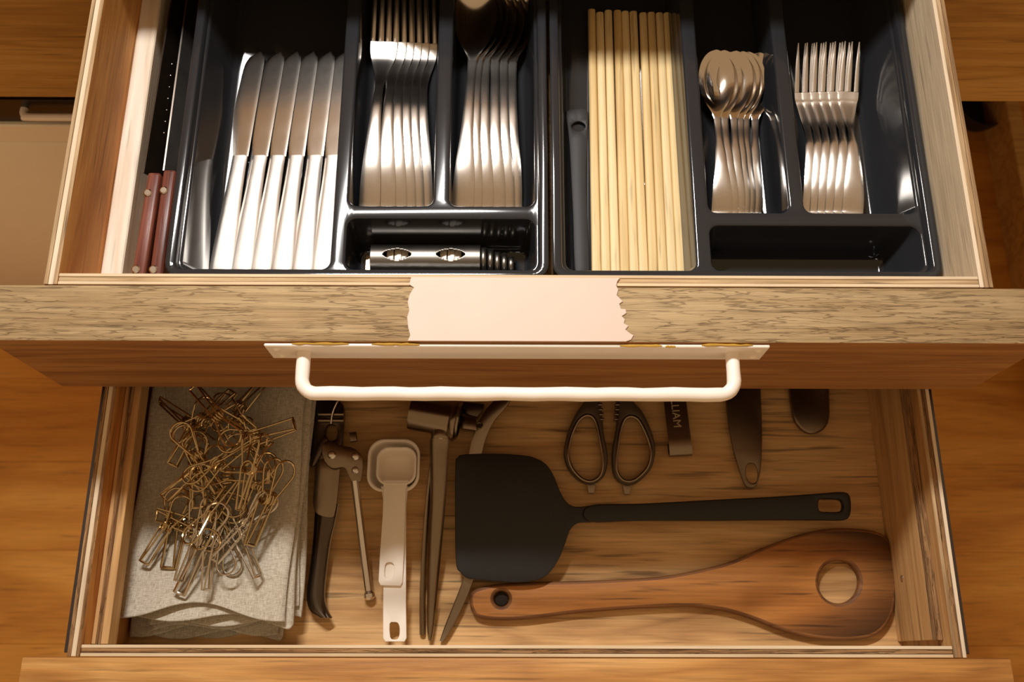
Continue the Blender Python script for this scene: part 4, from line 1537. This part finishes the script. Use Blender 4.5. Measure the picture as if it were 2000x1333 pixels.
fo.rotation_euler = (0, 0, -PI / 2 + math.atan2(-dv.x, dv.y))
bpy.context.view_layer.update()
me = bpy.data.meshes.new_from_object(fo.evaluated_get(bpy.context.evaluated_depsgraph_get()))
ft = bpy.data.objects.new('engraving', me)
COL.objects.link(ft)
ft.parent = st_
ft.location = fo.location
ft.rotation_euler = fo.rotation_euler
bpy.data.objects.remove(fo)

# long tapering steel handle with a hanging hole
bm = bmesh.new()
zz = LF + 0.011
out = pxl([(1408, 700), (1448, 690), (1486, 700), (1488, 760), (1490, 830), (1489, 880), (1485, 925), (1478, 948), (1468, 954), (1456, 948), (1446, 922), (1434, 880), (1424, 830), (1416, 760)], zz)
hole = pxl([(1460, 908), (1468, 905), (1476, 910), (1480, 925), (1478, 940), (1470, 944), (1461, 938), (1457, 922)], zz, 3)
cxy = at(1455, 820, zz)
slab(bm, out, LF + 0.004, LF + 0.0075, [hole], bev=0.0015, seg=3, zf=lambda x, y: 0.004 * math.cos(min(1, abs(x - cxy.x - (y - cxy.y) * -0.12) / 0.022) * PI / 2))
o = obj('serving_spoon', bm, 'steel_dull', None, (cxy.x, cxy.y, LF))
c2 = at(1440, 640, zz)
bm = bmesh.new()
slab(bm, ellipse(c2.x, c2.y + 0.02, 0.034, 0.05), LF + 0.001, LF + 0.004, bev=0.001)
p_ = obj('head', bm, 'steel_dull', None, (cxy.x, cxy.y, LF)); p_.parent = o; p_.location = (0, 0, 0)
tag(o, 'dull steel utensil with a long tapering handle and teardrop hanging hole', 'utensil')
# rounded end of a last steel utensil, mostly under the upper drawer
bm = bmesh.new()
zz = LF + 0.008
out = pxl([(1540, 690), (1580, 685), (1618, 690), (1620, 770), (1620, 815), (1610, 838), (1590, 847), (1570, 842), (1554, 824), (1547, 800), (1542, 760)], zz)
cxy = at(1582, 790, zz)
slab(bm, out, LF + 0.001, LF + 0.009, bev=0.0025, seg=3)
o = obj('peeler', bm, 'steel_dull', None, (cxy.x, cxy.y, LF))
bm = bmesh.new()
c2 = at(1580, 660, zz)
bx(bm, c2.x - 0.02, c2.x + 0.02, c2.y - 0.004, c2.y + 0.03, LF + 0.0012, LF + 0.006, bev=0.001)
p_ = obj('blade', bm, 'steel', None, (cxy.x, cxy.y, LF)); p_.parent = o; p_.location = (0, 0, 0)
tag(o, 'rounded dull steel handle end nearest the right side of the lower drawer', 'utensil')

# black nylon turner
zt = LF + 0.026
tn = empty('turner', (at(1000, 1000, LF).x, at(1000, 1000, LF).y, LF), 'black nylon turner with a broad square blade and long straight handle', 'turner')
bm = bmesh.new()
blade_px = [(889, 905), (893, 892), (905, 886), (960, 885), (1005, 887), (1040, 892), (1066, 906), (1082, 930), (1095, 962), (1108, 982), (1125, 990), (1160, 990),
            (1160, 1018), (1130, 1022), (1114, 1035), (1104, 1062), (1090, 1095), (1068, 1124), (1040, 1135), (1000, 1138), (950, 1134), (915, 1129), (899, 1118), (890, 1098), (888, 1000)]
tp = at(1160, 1004, zt)
def tz(x, y):
    return -0.005 * max(0.0, (tp.x - x) / 0.14) ** 1.3
slab(bm, pxl(blade_px, zt, 5), zt - 0.003, zt, bev=0.0012, seg=3, zf=tz)
obj('blade', bm, 'nylon', tn)
bm = bmesh.new()
hpx = [(1150, 989), (1250, 985), (1400, 977), (1500, 972), (1600, 965), (1640, 962), (1655, 966), (1660, 980), (1660, 1000), (1656, 1012), (1645, 1017), (1600, 1017), (1500, 1017), (1400, 1018), (1250, 1018), (1150, 1019)]
slot = [(1598, 978), (1612, 976), (1634, 977), (1643, 982), (1643, 996), (1634, 1001), (1612, 1001), (1598, 998)]
slab(bm, pxl(hpx, zt, 4), zt - 0.0045, zt + 0.0045, [pxl(slot, zt, 3)], bev=0.0022, seg=3)
obj('handle', bm, 'nylon', tn)

# wooden spatula
zw = LF + 0.012
ws = empty('wooden_spatula', (at(1350, 1150, LF).x, at(1350, 1150, LF).y, LF), 'worn wooden spatula with a round hole in its broad blade', 'spatula')
wpx = [(920, 1158), (940, 1147), (985, 1140), (1080, 1136), (1180, 1133), (1290, 1126), (1370, 1112), (1430, 1096), (1500, 1066), (1570, 1042), (1630, 1032), (1690, 1034), (1725, 1044), (1746, 1068), (1752, 1110), (1751, 1150), (1746, 1195), (1728, 1228), (1700, 1246), (1650, 1252), (1590, 1247), (1530, 1233), (1470, 1210), (1410, 1193), (1340, 1186), (1250, 1189), (1130, 1198), (1030, 1210), (970, 1212), (935, 1207), (922, 1195), (917, 1176)]
bm = bmesh.new()
slab(bm, pxl(wpx, zw, 5), LF + 0.0005, zw, [pxl([(1639 + 40 * math.cos(a), 1137 + 42 * math.sin(a)) for a in [2 * PI * k / 20 for k in range(20)]], zw, 2),
     pxl([(979 + 15 * math.cos(a), 1170 + 15 * math.sin(a)) for a in [2 * PI * k / 14 for k in range(14)]], zw, 2)], bev=0.0036, seg=4, mat_side=1)
obj('spatula_body', bm, ['beech', 'beech_dark'], ws)
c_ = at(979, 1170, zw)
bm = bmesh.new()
slab(bm, ellipse(c_.x, c_.y, 0.0072, 0.0072, 20), LF + 0.0006, LF + 0.0040, bev=0.0003, seg=1)  # dark disc put in for the shade down the handle hole
obj('hole_shade', bm, 'gap', ws)['label'] = 'dark disc standing in for the shade in the hanging hole'
